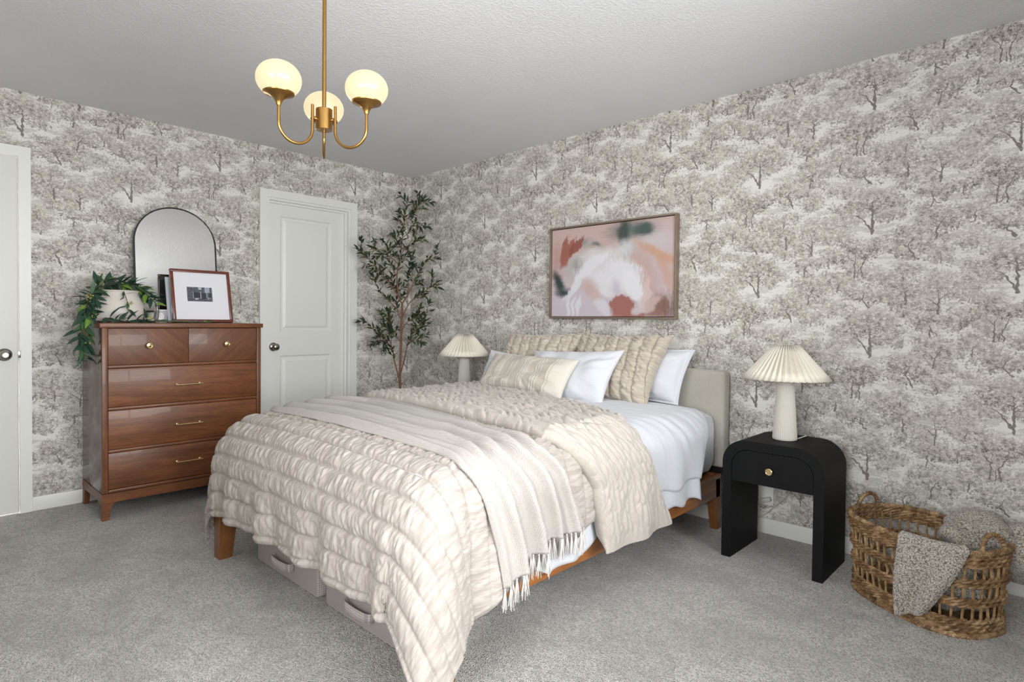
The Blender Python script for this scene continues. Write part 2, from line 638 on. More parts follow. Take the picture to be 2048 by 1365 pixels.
def mk_ceiling():
    t = NT('textured_ceiling_paint')
    v = t.obj()
    h = t.noise(v, 70, 2, 0.6, dim='2D')
    h2 = t.voro(v, 110, dim='2D')
    return t.bsdf(t.mix(t.noise(v, 2, 1, dim='2D'), srgb(232, 231, 233), srgb(238, 237, 239)), 0.85, spec=0.2,
                  normal=t.bump(t.ma('ADD', t.step(h, 0.45, 0.6), t.ma('MULTIPLY', h2, 0.5)), 0.28, 0.004))


def mk_carpet():
    t = NT('grey_cut_pile_carpet')
    v = t.obj()
    a = t.n('ShaderNodeTexVoronoi', {'voronoi_dimensions': '2D'}, Vector=v, Scale=210.0, Randomness=1.0)
    tuft = a.outputs['Distance']
    tone = t.n('ShaderNodeSeparateXYZ', Vector=a.outputs['Color']).outputs[0]
    n1 = t.noise(v, 120, 2, 0.7, dim='2D')
    lay = t.noise(t.map(v, (1, 1.6, 1), (0, 0, 0.6)), 2.6, 3, 0.6, dim='2D')
    lay2 = t.noise(v, 14, 2, 0.6, dim='2D')
    f = t.ma('MULTIPLY_ADD', tone, 0.45, t.ma('MULTIPLY_ADD', n1, 0.5, t.ma('MULTIPLY', tuft, -0.35)))
    c = t.ramp(f, (0.05, srgb(160, 156, 152)), (0.36, srgb(222, 217, 212)), (0.72, srgb(252, 248, 243)))
    c = t.mix(t.ma('MULTIPLY', t.step(lay, 0.38, 0.68), 0.34), c, srgb(158, 155, 151))
    c = t.mix(t.ma('MULTIPLY', t.step(lay2, 0.45, 0.7), 0.2), c, srgb(150, 147, 143))
    h = t.ma('SUBTRACT', n1, t.ma('MULTIPLY', tuft, 1.2))
    return t.bsdf(c, 0.95, sheen=0.25, spec=0.1, normal=t.bump(h, 0.9, 0.006))


M['ceiling'] = mk_ceiling()
M['carpet'] = mk_carpet()
M['trim'] = plain('white_trim_paint', srgb(234, 233, 229), 0.4, noise=0.02, nscale=6)
M['door'] = plain('white_door_paint', srgb(234, 233, 228), 0.38, noise=0.015, nscale=5)
M['paint'] = plain('cream_wall_paint', srgb(222, 217, 208), 0.8, noise=0.02, nscale=8, bump=0.05)
M['walnut'] = wood('walnut_horizontal', srgb(78, 42, 22), srgb(144, 88, 52), 6, 0.42, 1, coat=.1)
M['walnut_v'] = wood('walnut_vertical', srgb(76, 42, 23), srgb(140, 86, 52), 6, 0.42, 2, coat=.1)
M['walnut_side'] = wood('walnut_side_panel', srgb(58, 40, 36), srgb(104, 76, 66), 5, 0.25, 2, coat=0.5)
M['walnut_d1'] = wood('walnut_diagonal_left', srgb(84, 48, 30), srgb(132, 84, 56), 7, 0.42, 1, 0.75, coat=.1)
M['walnut_d2'] = wood('walnut_diagonal_right', srgb(84, 48, 30), srgb(132, 84, 56), 7, 0.42, 1, -0.75, coat=.1)
M['bedwood'] = wood('honey_bed_wood', srgb(118, 66, 24), srgb(186, 118, 56), 6, 0.4, 1)
M['bedwood_v'] = wood('honey_bed_leg_wood', srgb(96, 58, 26), srgb(150, 98, 50), 6, 0.4, 2)
M['brass'] = plain('brushed_brass', srgb(172, 134, 78), 0.3, 1, noise=0.1, nscale=60)
M['gold'] = plain('pale_gold', srgb(226, 200, 150), 0.25, 1, noise=0.05, nscale=60)
M['nickel'] = plain('satin_nickel', srgb(160, 156, 150), 0.24, 1, noise=0.05)
M['black'] = plain('black_metal', srgb(24, 24, 25), 0.45, 0.3, noise=0.1)
M['blackoak'] = wood('black_stained_oak', srgb(6, 7, 9), srgb(18, 18, 19), 8, 0.6, 2, coat=0.0, spec=0.2)
M['gap_shade'] = plain('painted_gap_shade', srgb(22, 18, 15), 0.9, noise=0.1)  # near-black colour painted in for the shade in gaps


def mk_glass():
    t = NT('window_glass')
    tr = t.n('ShaderNodeBsdfTransparent', Color=(0.97, 0.985, 0.98, 1))
    gl = t.n('ShaderNodeBsdfGlossy', Roughness=0.02)
    fr = t.n('ShaderNodeFresnel', IOR=1.45)
    nz = t.noise(t.obj(), 3, 1)
    mx = t.n('ShaderNodeMixShader', i0=t.ma('MULTIPLY_ADD', nz, 0.01, fr.outputs[0]), i1=tr.outputs[0], i2=gl.outputs[0])
    t.t.links.new(mx.outputs[0], t.out.inputs[0])
    return t.m


M['glass'] = mk_glass()
M['mirror'] = plain('mirror_silver', srgb(240, 240, 238), 0.015, 1, noise=0.004, nscale=3)
# ================================================================== the room
TH = 0.12
struct(MB().bx((-0.3, RY - 0.3, -0.1), (RX + 0.3, 0.3, 0)).obj('floor', M['carpet'], smooth=0), 'pale grey cut-pile carpet')
struct(MB().bx((-0.3, RY - 0.3, RH), (RX + 0.3, 0.3, RH + 0.1)).obj('ceiling', M['ceiling'], smooth=0), 'white textured ceiling')
struct(paper_mesh('wall_back', [(0, RX, 0, RH)], [], [((-TH, .002, 0), (RX + TH, TH, RH))], M['paint']), 'wall papered with grey tree toile behind the bed')
# left wall with the two door openings
D1 = (-3.58, -2.785, 2.066)
D2 = (-1.335, -0.628, 2.062)
# (made along local x, then turned a quarter so that the paper runs along the wall)
LS = 5.373
wl = paper_mesh('wall_left', [(RY + LS, LS, 0, RH)], [(D1[0] + LS, D1[1] + LS, 0, D1[2]), (D2[0] + LS, D2[1] + LS, 0, D2[2])],
                [((q[0] + LS, .002, q[2]), (q[1] + LS, TH, q[3])) for q in
                 ((RY - TH, D1[0], 0, RH), (D1[1], D2[0], 0, RH), (D2[1], 0, 0, RH), (D1[0], D1[1], D1[2], RH), (D2[0], D2[1], D2[2], RH))], M['paint'])
wl.rotation_euler = (0, 0, PI / 2)
wl.location = (0, -LS, 0)
struct(wl, 'wall papered with grey tree toile behind the dresser')
y0, y1, z0, z1 = WIN1
b = MB()
b.bx((RX, RY - TH, 0), (RX + TH, y0, RH)).bx((RX, y1, 0), (RX + TH, 0, RH))
b.bx((RX, y0, 0), (RX + TH, y1, z0)).bx((RX, y0, z1), (RX + TH, y1, RH))
struct(b.obj('wall_right', M['paint'], smooth=0), 'cream wall with a window')
x0, x1, z0, z1 = WIN_FILL
b = MB()
b.bx((0, RY - TH, 0), (x0, RY, RH)).bx((x1, RY - TH, 0), (RX, RY, RH))
b.bx((x0, RY - TH, 0), (x1, RY, z0)).bx((x0, RY - TH, z1), (x1, RY, RH))
struct(b.obj('wall_front', M['paint'], smooth=0), 'cream wall with an added fill window')


def window(name, vert, a0, a1, z0, z1):
    """vert: function (a, depth, z) -> point; frame with a mullion and two panes"""
    w = empty(name, vert((a0 + a1) / 2, 0.06, z0))
    struct(w, 'white framed window with two panes')
    def bar(a, b_, c, d, n='frame'):
        p, q = vert(a, 0.03, c), vert(b_, 0.09, d)
        lo = [min(i, j) for i, j in zip(p, q)]
        hi = [max(i, j) for i, j in zip(p, q)]
        put(MB().bx(lo, hi, 0.004).obj(n, M['trim']), w)
    m = (a0 + a1) / 2
    e = 0.001
    bar(a0 + e, a0 + .05, z0 + e, z1 - e)
    bar(a1 - .05, a1 - e, z0 + e, z1 - e)
    bar(a0 + .05, a1 - .05, z1 - .05, z1 - e)
    bar(a0 + .05, a1 - .05, z0 + e, z0 + .05)
    bar(m - .03, m + .03, z0 + .05, z1 - .05, 'mullion')
    for s, q in ((a0 + .05, m - .03), (m + .03, a1 - .05)):
        p, r = vert(s, 0.058, z0 + .05), vert(q, 0.062, z1 - .05)
        lo = [min(i, j) for i, j in zip(p, r)]
        hi = [max(i, j) for i, j in zip(p, r)]
        put(MB().bx(lo, hi).obj('pane', M['glass'], smooth=0), w)


window('window_1', lambda a, d, z: (RX + d, a, z), *WIN1)
window('window_fill', lambda a, d, z: (a, RY - d, z), *WIN_FILL)  # window behind the camera, added to fill the room with light

# curtain rod with linen panels (seen only in the mirror)
M['linen'] = weave('white_linen', srgb(222, 219, 212), srgb(236, 233, 227), 500, 0.9, 0.2)
rod = empty('curtain_rod', (RX - 0.08, -2.0, 2.25))
tag(rod, 'black metal curtain rod above the side window', 'curtain rod')
put(MB().tube([(RX - .08, -4.3, 2.25), (RX - .08, -0.2, 2.25)], 0.012, 12).obj('pole', M['black']), rod)
for yy in (-4.3, -0.2):
    put(MB().lathe([(0, -.03), (.018, -.02), (.022, 0), (.018, .02), (0, .03)], (RX - .08, yy, 2.25), 16).obj('finial', M['black']), rod)
for yy in (-4.2, -0.3):
    put(MB().bx((RX - .085, yy - .008, 2.235), (RX, yy + .008, 2.247)).obj('bracket', M['black']), rod)
for ya, yb, lab in ((-4.25, -3.85, 'white linen curtain beside the headboard end of the room, drawn open'), (-1.2, -0.45, 'white linen curtain gathered close to the papered wall')):
    n = 90
    s = np.linspace(0, 1, n)
    zz = np.linspace(0.03, 2.236, 12)
    S, Z = np.meshgrid(s, zz, indexing='ij')
    P = np.stack([RX - .08 + .035 * np.sin(S * 2 * PI * 6) * (0.6 + .4 * (2.24 - Z) / 2.2), ya + (yb - ya) * S, Z], -1)
    o = solid(npgrid('curtain', P, M['linen']), 0.003, 0)
    tag(o, lab, 'curtain')
bpy.data.objects['curtain']['label'] = 'white linen curtain hanging at the far end of the side window from the papered wall'

# baseboards
def base(name, a, b_):
    struct(MB().bx(a, b_, 0.003).obj(name, M['trim']), 'white baseboard')


BH = 0.083
base('baseboard_back', (0.0, -0.014, 0), (RX, 0.0, BH))
b = MB()
b.bx((0, -2.729, 0), (0.014, -1.392, BH), 0.003).bx((0, -0.548, 0), (0.014, -0.014, BH), 0.003)
struct(b.obj('baseboard_left', M['trim']), 'white baseboard')
base('baseboard_right', (RX - .014, RY, 0), (RX, -0.014, BH))
base('baseboard_front', (0.0, RY, 0), (RX - .014, RY + .014, BH))

# door casings (mitred flat boards)
def casing(name, yi0, yi1, zi, w, label):
    t_ = 0.016
    b = MB()
    b.prism([(yi0 - w, 0), (yi0, 0), (yi0, zi), (yi0 - w, zi + w)], 'x', 0, t_)
    b.prism([(yi1, 0), (yi1 + w, 0), (yi1 + w, zi + w), (yi1, zi)], 'x', 0, t_)
    b.prism([(yi0, zi), (yi1, zi), (yi1 + w, zi + w), (yi0 - w, zi + w)], 'x', 0, t_)
    struct(b.obj(name, M['trim']), label)


casing('trim_1', D1[0], D1[1], D1[2], 0.056, 'white door casing beside the light switch')
casing('trim_2', D2[0], D2[1], D2[2], 0.058, 'white door casing round the panelled door')
# jamb and stop of the panelled door
b = MB()
b.bx((-TH, D2[0], 0), (0.004, D2[0] + .018, D2[2])).bx((-TH, D2[1] - .018, 0), (0.004, D2[1], D2[2])).bx((-TH, D2[0] + .018, D2[2] - .018), (0.004, D2[1] - .018, D2[2]))
b.bx((-.062, D2[1] - .034, 0), (-.026, D2[1] - .018, D2[2] - .018)).bx((-.062, D2[0] + .018, D2[2] - .034), (-.026, D2[1] - .034, D2[2] - .018))
struct(b.obj('trim_3', M['trim']), 'white door jamb with stop')


def panel_face(b, x, ya, yb, za, zb, mould=0.045):
    """raised moulding sunk around a panel on a door face at x, facing +x"""
    rings = [(0, 0), (0.012, -0.011), (0.026, -0.011), (mould, -0.002)]
    P = []
    for ins, dx in rings:
        P.append([(x + dx, ya + ins, za + ins), (x + dx, yb - ins, za + ins), (x + dx, yb - ins, zb - ins), (x + dx, ya + ins, zb - ins)])
    vv = [[b.bm.verts.new(p) for p in row] for row in P]
    for i in range(3):
        for j in range(4):
            b.bm.faces.new([vv[i][j], vv[i][(j + 1) % 4], vv[i + 1][(j + 1) % 4], vv[i + 1][j]])
    b.bm.faces.new(vv[3])
    return vv[0]


def knob(b, c, dirx=1, r=0.027):
    """round passage knob pointing to +x"""
    Mx = Matrix.Rotation(PI / 2, 4, 'Y')
    b.lathe([(0, 0), (.032, 0), (.033, .004), (.028, .009), (.014, .013), (.012, .028), (.02, .034), (.027, .043), (.0275, .052), (.022, .061), (.012, .065), (0, .0655)], c, 28, Mx)


# panelled door, built as a slab with two sunk panels
dx = -0.048
ya, yb, zt = D2[0] + .021, D2[1] - .021, D2[2] - .021
d = empty('door_2', (dx, (ya + yb) / 2, 0))
struct(d, 'white two-panel door with a satin knob')
pans = [(-1.208, -0.776, 1.045, 1.940), (-1.208, -0.776, 0.20, 0.858)]
b = MB()
zs = [0.012, pans[1][2], pans[1][3], pans[0][2], pans[0][3], zt]
ys = [ya, pans[0][0], pans[0][1], yb]
for i in range(5):
    for j in range(3):
        if j == 1 and i in (1, 3):
            continue
        b.faces([(dx, ys[j], zs[i]), (dx, ys[j + 1], zs[i]), (dx, ys[j + 1], zs[i + 1]), (dx, ys[j], zs[i + 1])], [(0, 1, 2, 3)])
b.faces([(dx, ya, .012), (dx, yb, .012), (dx, yb, zt), (dx, ya, zt), (dx - .035, ya, .012), (dx - .035, yb, .012), (dx - .035, yb, zt), (dx - .035, ya, zt)],
        [(0, 4, 5, 1), (1, 5, 6, 2), (2, 6, 7, 3), (3, 7, 4, 0), (4, 7, 6, 5)])
bmesh.ops.remove_doubles(b.bm, verts=b.bm.verts, dist=1e-5)
put(b.obj('slab', M['door'], smooth=0), d)
for p in pans:
    b = MB()
    panel_face(b, dx, *p)
    put(b.obj('panel', M['door'], smooth=20), d)
b = MB()
knob(b, (dx, -1.262, 0.928))
put(b.obj('door_handle', M['nickel']), d)

# flush door by the light switch, standing a finger proud of its casing
d = empty('door_1', (0.0, -3.18, 0))
struct(d, 'white flush door with a round nickel knob')
put(MB().bx((-0.022, D1[0] + .003, .008), (0.016, D1[1] - .006, D1[2] - .004), 0.002).obj('slab', M['door']), d)
b = MB()
Mx = Matrix.Rotation(PI / 2, 4, 'Y')
b.lathe([(0, 0), (.034, 0), (.036, .005), (.032, .012), (.024, .015), (.021, .03), (.024, .04), (.0275, .048), (.026, .056), (.016, .06), (.013, .057), (0, .057)], (0.016, -2.852, 0.925), 32, Mx)
put(b.obj('door_handle', M['nickel']), d)
put(MB().bx((-.012, D1[1] - .007, .905), (.0185, D1[1] + .006, .945), .001).obj('latch', M['nickel']), d)
put(MB().bx((-.03, D1[1] - .006, 0.0), (-.024, D1[1], D1[2])).obj('gap_shade_strip', M['gap_shade'], smooth=0), d)  # dark strip standing in for the shade in the door gap

# light switch under papered plate
s = empty('light_switch', (0.0, -2.672, 1.066))
tag(s, 'light switch plate covered in the toile wallpaper beside the flush door', 'light switch')
pl = paper_mesh('plate', [(-2.711 + LS, -2.632 + LS, 1.066, 1.187)], [], [((-2.711 + LS, -.006, 1.066), (-2.632 + LS, 0, 1.187))], M['trim'], y=-.0065)
pl.rotation_euler = (0, 0, PI / 2)
pl.location = (0, -LS, 0)
put(pl, s)
put(MB().bx((0.006, -2.677, 1.117), (0.015, -2.666, 1.137), .002).obj('toggle', M['trim']), s)

# ================================================================== chandelier
GL = NT('opal_glass_glow')
lw = GL.n('ShaderNodeLayerWeight', Blend=0.35).outputs['Facing']
M['globe'] = GL.bsdf(srgb(150, 132, 100), 0.25, emit=GL.mix(GL.noise(GL.obj(), 2, 1), (1.0, 0.83, 0.54, 1), (1.0, 0.85, 0.57, 1)), estr=0.46)
HX, HY, HT = 2.402, -2.191, 1.922    # hub axis and top of the hub
ch = empty('chandelier', (HX, HY, RH))
tag(ch, 'brass chandelier with three glowing opal globes hanging over the bed', 'chandelier')
put(MB().lathe([(0, RH), (.06, RH), (.06, RH - .018), (.05, RH - .024), (0, RH - .024)], (HX, HY, 0), 32).obj('canopy', M['brass']), ch)
put(MB().tube([(HX, HY, HT), (HX, HY, RH - .02)], 0.0075, 14).obj('rod', M['brass']), ch)
put(MB().lathe([(0, HT - .078), (.028, HT - .078), (.0295, HT - .0765), (.0295, HT - .0015), (.028, HT), (0, HT)], (HX, HY, 0), 40).obj('hub', M['brass']), ch)
put(MB().tube([(HX, HY, HT - .075), (HX, HY, HT - .105)], 0.004, 10).obj('finial', M['brass']), ch)
Rv = Vector((math.cos(_y), math.sin(_y), 0))
Fv = Vector((-math.sin(_y), math.cos(_y), 0))
for ang in (108, 226, 346):
    dvec = Rv * math.cos(math.radians(ang)) + Fv * math.sin(math.radians(ang))
    ri, ro = 0.046, 0.172
    ctr, rad = (ri + ro) / 2, (ro - ri) / 2
    zb = HT - .085
    pts = [(ri, HT + .006), (ri, HT - .03)]
    pts += [(ctr - rad * math.cos(k * PI / 18), zb - rad * math.sin(k * PI / 18)) for k in range(19)]
    zc = HT - .028
    pts += [(ro, zc)]
    W3 = lambda r, z: Vector((HX, HY, 0)) + dvec * r + Vector((0, 0, z))
    arm = put(MB().tube([W3(*p) for p in pts], 0.0055, 12).obj('arm', M['brass']), ch)
    put(MB().tube([W3(0.026, HT - .042), W3(0.046, HT - .042)], 0.0045, 10).obj('pin', M['brass']), arm)
    bolt = MB().lathe([(0, -.005), (.005, -.003), (.006, 0), (.005, .003), (0, .005)], W3(0.034, HT - .042), 12).obj('bolt', M['brass'])
    put(bolt, arm)
    put(MB().lathe([(.0075, zc - .003), (.0085, zc), (.0105, zc + .008), (.018, zc + .02), (.034, zc + .031), (.0515, zc + .036), (.053, zc + .038), (.053, zc + .043), (.05, zc + .044), (0, zc + .044)], W3(ro, 0), 40).obj('cup', M['brass']), arm)
    prof = []
    gc, rx_, rz_ = zc + .044 + .043, 0.0765, 0.0640
    for k in range(25):
        a = -PI / 2 + 0.62 + (PI - 0.62) * k / 24
        prof.append((max(rx_ * math.cos(a), 0), gc + rz_ * math.sin(a)))
    prof[-1] = (0, prof[-1][1])
    put(MB().lathe(prof, W3(ro, 0), 40).obj('globe', M['globe'], smooth=180), arm)
# ================================================================== dresser
DX0, DX1, DYa, DYb, DT = 0.03, 0.505, -2.487, -1.598, 1.112
dr = empty('dresser', (0.27, (DYa + DYb) / 2, 0))
tag(dr, 'tall mid-century walnut chest of five drawers with brass pulls', 'dresser')
put(MB().bx((DX0, DYa, .15), (DX1 - .02, DYa + .026, DT - .028), .002).bx((DX0, DYb - .026, .15), (DX1 - .02, DYb, DT - .028), .002)
    .bx((DX0, DYa + .026, .15), (DX0 + .012, DYb - .026, DT - .028)).bx((DX0 + .012, DYa + .026, .15), (DX1 - .02, DYb - .026, .17)).obj('carcass', M['walnut_side']), dr)
for ya_, yb_ in ((DYa, DYa + .028), (DYb - .028, DYb)):
    put(MB().bx((DX1 - .02, ya_, .15), (DX1, yb_, DT - .028), .002).obj('front_stile', M['walnut_v']), dr)
put(MB().bx((DX0 - .008, DYa - .012, DT - .028), (DX1 + .008, DYb + .012, DT), .004).obj('top', M['walnut']), dr)
rows = [(0.872, DT - .028), (0.634, 0.856), (0.394, 0.618), (0.17, 0.378)]
for z in (0.864, 0.626, 0.386):
    put(MB().bx((DX1 - .018, DYa + .028, z - .009), (DX1 + .002, DYb - .028, z + .009), .005).obj('rail', M['walnut']), dr)
put(MB().bx((DX1 - .018, DYa + .028, .152), (DX1 + .002, DYb - .028, .17), .005).obj('rail', M['walnut']), dr)
put(MB().bx((DX1 - .035, DYa + .03, .172), (DX1 - .025, DYb - .03, DT - .030)).obj('recess_shade', M['gap_shade'], smooth=0), dr)  # dark sheet painted as the shade behind the drawer gaps
ym = -2.041


def pull(cy, cz, parent):
    x = DX1 - .003
    b = MB()
    b.tube([(x + .024, cy - .075, cz), (x + .024, cy + .075, cz)], 0.0042, 10)
    for s in (-1, 1):
        b.tube([(x, cy + s * .064, cz), (x + .026, cy + s * .064, cz)], 0.0048, 10)
        b.lathe([(0, 0), (.008, 0), (.008, .003), (.005, .005)], (x, cy + s * .064, cz), 14, Matrix.Rotation(PI / 2, 4, 'Y'))
    put(b.obj('pull', M['gold']), parent)


def rknob(cy, cz, parent):
    b = MB()
    b.lathe([(.006, 0), (.006, .012), (.013, .016), (.0175, .022), (.0175, .026), (.014, .029), (.0135, .0265), (.009, .0275), (0, .0295)], (DX1 - .004, cy, cz), 28, Matrix.Rotation(PI / 2, 4, 'Y'))
    put(b.obj('knob', M['gold']), parent)


for i, (za, zb) in enumerate(rows):
    parts = [(DYa + .030, ym - .001, 'walnut_d1', -2.257), (ym + .001, DYb - .030, 'walnut_d2', -1.821)] if i == 0 else [(DYa + .030, DYb - .030, 'walnut', ym)]
    for (a, c, mt, ky) in parts:
        dd = put(MB().bx((DX1 - .022, a, za + .002), (DX1 - .004, c, zb - .003), .002).obj('drawer', M[mt]), dr)
        if i == 0:
            rknob(ky, .982, dd)
        else:
            pull(ky, {1: .742, 2: .501, 3: .274}[i], dd)
# plinth frame with splayed bracket legs
def bracket(axis, a0, a1, c0, c1):
    """arched apron: polygon along an axis with two tapering legs"""
    n = 8
    lw0, lw1, zt_, za_ = 0.034, 0.058, 0.15, 0.098
    pts = [(a0, zt_), (a0, 0), (a0 + lw0, 0)]
    pts += [(a0 + lw1 - .012 + .03 * (1 - math.cos(k * PI / 2 / n)), .07 + (za_ - .07) * math.sin(k * PI / 2 / n)) for k in range(n + 1)]
    pts += [(a1 - lw1 + .012 - .03 * (1 - math.cos(k * PI / 2 / n)), .07 + (za_ - .07) * math.sin(k * PI / 2 / n)) for k in range(n, -1, -1)]
    pts += [(a1 - lw0, 0), (a1, 0), (a1, zt_)]
    return pts


put(MB().prism(bracket('y', DYa - .002, DYb + .002, 0, 0), 'x', DX1 - .028, DX1 + .004).obj('front_base', M['walnut']), dr)
for yy in (DYa - .002, DYb + .002 - .028):
    pts = bracket('x', DX0, DX1 - .028, 0, 0)
    pts = pts[:-3] + [(DX1 - .028, .085), (DX1 - .028, .15)]
    put(MB().prism(pts, 'y', yy, yy + .028).obj('side_base', M['walnut_v']), dr)
put(MB().bx((DX0 + .03, DYa + .0, .148), (DX1 + .001, DYb - .0, .153)).obj('shadow_strip', M['gap_shade'], smooth=0), dr)  # dark strip painted as the shadow line above the base

# ================================================================== on the dresser
# arched mirror leaning on the wall
MW, MH, MR = 0.50, 0.772, 0.25
mi = empty('arched_mirror', (0.118, -1.976, DT))
tag(mi, 'arched mirror with thin black metal frame leaning on the wall above the dresser', 'mirror')
mi.rotation_euler = (0, -math.atan2(0.078, MH), 0)


def arch(w, h, r, n=28, ins=0.0):
    pts = [(-w / 2 + ins, ins), (w / 2 - ins, ins)]
    ry = r * 1.0
    for k in range(n + 1):
        a = PI * k / n
        pts.append(((w / 2 - ins) * math.cos(a), h - ry + (ry - ins) * math.sin(a)))
    return pts


outer = arch(MW, MH, MR)
b = MB()
inner = arch(MW, MH, MR, ins=0.007)
n = len(outer)
V = []
for x_, pl in ((-.009, outer), (.009, outer), (.009, inner), (-.009, inner)):
    V.append([b.bm.verts.new((x_, p[0], p[1])) for p in pl])
for a in range(4):
    for j in range(n):
        b.bm.faces.new([V[a][j], V[a][(j + 1) % n], V[(a + 1) % 4][(j + 1) % n], V[(a + 1) % 4][j]])
b.obj('frame', M['black'], mi)
MB().prism(inner, 'x', -.004, .003).obj('glass', M['mirror'], mi, smooth=0)

# framed photograph
M['pottery'] = plain('off_white_pottery', srgb(222, 214, 206), 0.55, noise=0.06, nscale=14, bump=0.08)
FW, FH = 0.367, 0.353
fr = empty('framed_photograph', (0.285, -1.877, DT))
tag(fr, 'wood-framed black and white photograph with a wide white mat, leaning on the mirror', 'framed photo')
fr.rotation_euler = (0, -math.radians(13), 0)
M['redwood'] = wood('reddish_frame_wood', srgb(84, 36, 24), srgb(132, 68, 48), 8, 0.3, 1)
w = 0.018
for a, c in (((-FW / 2, 0), (FW / 2, w)), ((-FW / 2, FH - w), (FW / 2, FH)), ((-FW / 2, w), (-FW / 2 + w, FH - w)), ((FW / 2 - w, w), (FW / 2, FH - w))):
    MB().bx((-.014, a[0], a[1] + .004), (.012, c[0], c[1] + .004), .002).obj('frame_side', M['redwood'], fr)
M['mat'] = plain('white_mat_board', srgb(236, 234, 240), 0.7, noise=0.01)
MB().bx((-.004, -FW / 2 + w, w + .004), (.001, FW / 2 - w, FH - w + .004)).obj('mat_board', M['mat'], fr, smooth=0)
MB().bx((-.016, -FW / 2 + .006, .012), (-.010, FW / 2 - .006, FH - .006)).obj('backing', M['pottery'], fr, smooth=0)


def mk_photo():
    t = NT('street_photo_print')
    v = t.obj()
    s = t.n('ShaderNodeSeparateXYZ', Vector=v)
    u = t.ma('MULTIPLY_ADD', s.outputs[1], 1 / .154, 0.5)
    w_ = t.ma('MULTIPLY_ADD', s.outputs[2], 1 / .096, 0.0)

    def rect(a, b_, c, d, e=0.012):
        x = t.ma('MULTIPLY', t.step(u, a - e, a + e), t.ma('SUBTRACT', 1.0, t.step(u, b_ - e, b_ + e)))
        z = t.ma('MULTIPLY', t.step(w_, c - e, c + e), t.ma('SUBTRACT', 1.0, t.step(w_, d - e, d + e)))
        return t.ma('MULTIPLY', x, z)
    nz = t.noise(v, 90, 4, 0.7)
    c = t.ramp(nz, (0.3, srgb(40, 42, 50)), (0.6, srgb(104, 106, 116)), (0.75, srgb(165, 168, 178)))
    def lay(r, f, c, col):
        return t.mix(t.ma('MULTIPLY', r, f), c, col)
    c = lay(rect(.45, .58, .82, 1.0), .8, c, srgb(196, 200, 212))
    c = lay(rect(.7, .9, .62, 1.0), .7, c, srgb(186, 194, 210))
    c = lay(rect(0, .12, 0, 1.0), .6, c, srgb(84, 86, 92))
    c = lay(rect(.25, .52, .26, .62), .85, c, srgb(34, 36, 42))
    c = lay(rect(.56, .75, .16, .6), .8, c, srgb(40, 42, 48))
    c = lay(rect(.85, .98, .3, .6), .8, c, srgb(44, 46, 54))
    c = lay(rect(.23, .255, .2, .66), .7, c, srgb(170, 174, 184))
    c = lay(rect(.52, .55, .2, .7), .8, c, srgb(186, 190, 200))
    c = lay(rect(.76, .79, .25, .7), .8, c, srgb(176, 180, 190))
    c = lay(rect(.0, 1., .0, .12), .6, c, srgb(72, 74, 82))
    c = lay(rect(.3, .5, .1, .24), t.step(nz, .45, .6), c, srgb(200, 204, 212))
    c = lay(rect(.82, .95, .12, .26), t.step(nz, .45, .6), c, srgb(210, 212, 220))
    return t.bsdf(c, 0.4)


o = MB().bx((-.0005, -.077, 0), (.0005, .077, .096)).obj('photo_print', mk_photo(), fr, smooth=0)
o.location = (.0016, -.012, .145)
# a second, pale canvas stored behind it
bk = MB().box((0, 0, .15), (.014, .33, .30), .002).obj('blank_canvas', plain('pale_canvas_edge', srgb(214, 218, 226), .7, noise=.03))
bk.location = (0.215, -1.905, DT + .003)
bk.rotation_euler = (0, -math.radians(13), 0)
tag(bk, 'pale canvas standing behind the wood-framed photograph', 'canvas')

# candle tumbler
ca = empty('candle', (0.352, -2.150, DT))
tag(ca, 'small scented candle in a grey glass with an oval label, between garland and frame', 'candle')
M['candleglass'] = plain('grey_frosted_glass', srgb(176, 174, 182), 0.25, noise=0.15, nscale=120)
M['wax'] = plain('white_wax', srgb(240, 238, 232), 0.5, noise=0.02)
M['label'] = plain('white_label_paper', srgb(232, 230, 234), 0.6, noise=0.02)
M['ink'] = plain('black_label_ink', srgb(40, 38, 44), 0.6, noise=0.02)
MB().lathe([(0, 0), (.033, 0), (.0345, .003), (.0375, .078), (.036, .078), (.0335, .06), (0, .06)], (0, 0, .0005), 40).obj('tumbler', M['candleglass'], ca)
MB().lathe([(.0362, .0775), (.0378, .0775), (.0378, .0812), (.0362, .0812)], (0, 0, 0), 40, cap=False).obj('rim', M['wax'], ca)
MB().lathe([(0, .055), (.0332, .055), (.0334, .062), (0, .063)], (0, 0, 0), 30).obj('wax', M['wax'], ca)
la = -14 * PI / 180
P = []
for i in range(13):
    r = i / 12
    row = []
    for k in range(28):
        a = 2 * PI * k / 28
        uu, zz = .0155 * r * math.cos(a), .039 + .023 * r * math.sin(a)
        rr = .0352 + .003 * zz / .078 + .0007
        th = la + uu / rr
        row.append((rr * math.cos(th), rr * math.sin(th), zz))
    P.append(row)
b = MB()
b.grid(P, closed_v=True)
bmesh.ops.remove_doubles(b.bm, verts=b.bm.verts, dist=1e-6)
lab_ = b.obj('label', M['label'], ca)


def glyph(txt, size, M4, mat, name, parent):
    cu = bpy.data.curves.new('glyph', 'FONT')
    cu.body = txt
    cu.size = size
    cu.align_x = 'CENTER'
    cu.align_y = 'CENTER'
    cu.extrude = 0.0001
    o = bpy.data.objects.new('glyph', cu)
    COL.objects.link(o)
    dg = bpy.context.evaluated_depsgraph_get()
    me = bpy.data.meshes.new_from_object(o.evaluated_get(dg))
    bpy.data.objects.remove(o)
    me.transform(M4)
    me.materials.append(mat)
    q = bpy.data.objects.new(name, me)
    COL.objects.link(q)
    q.parent = parent
    return q


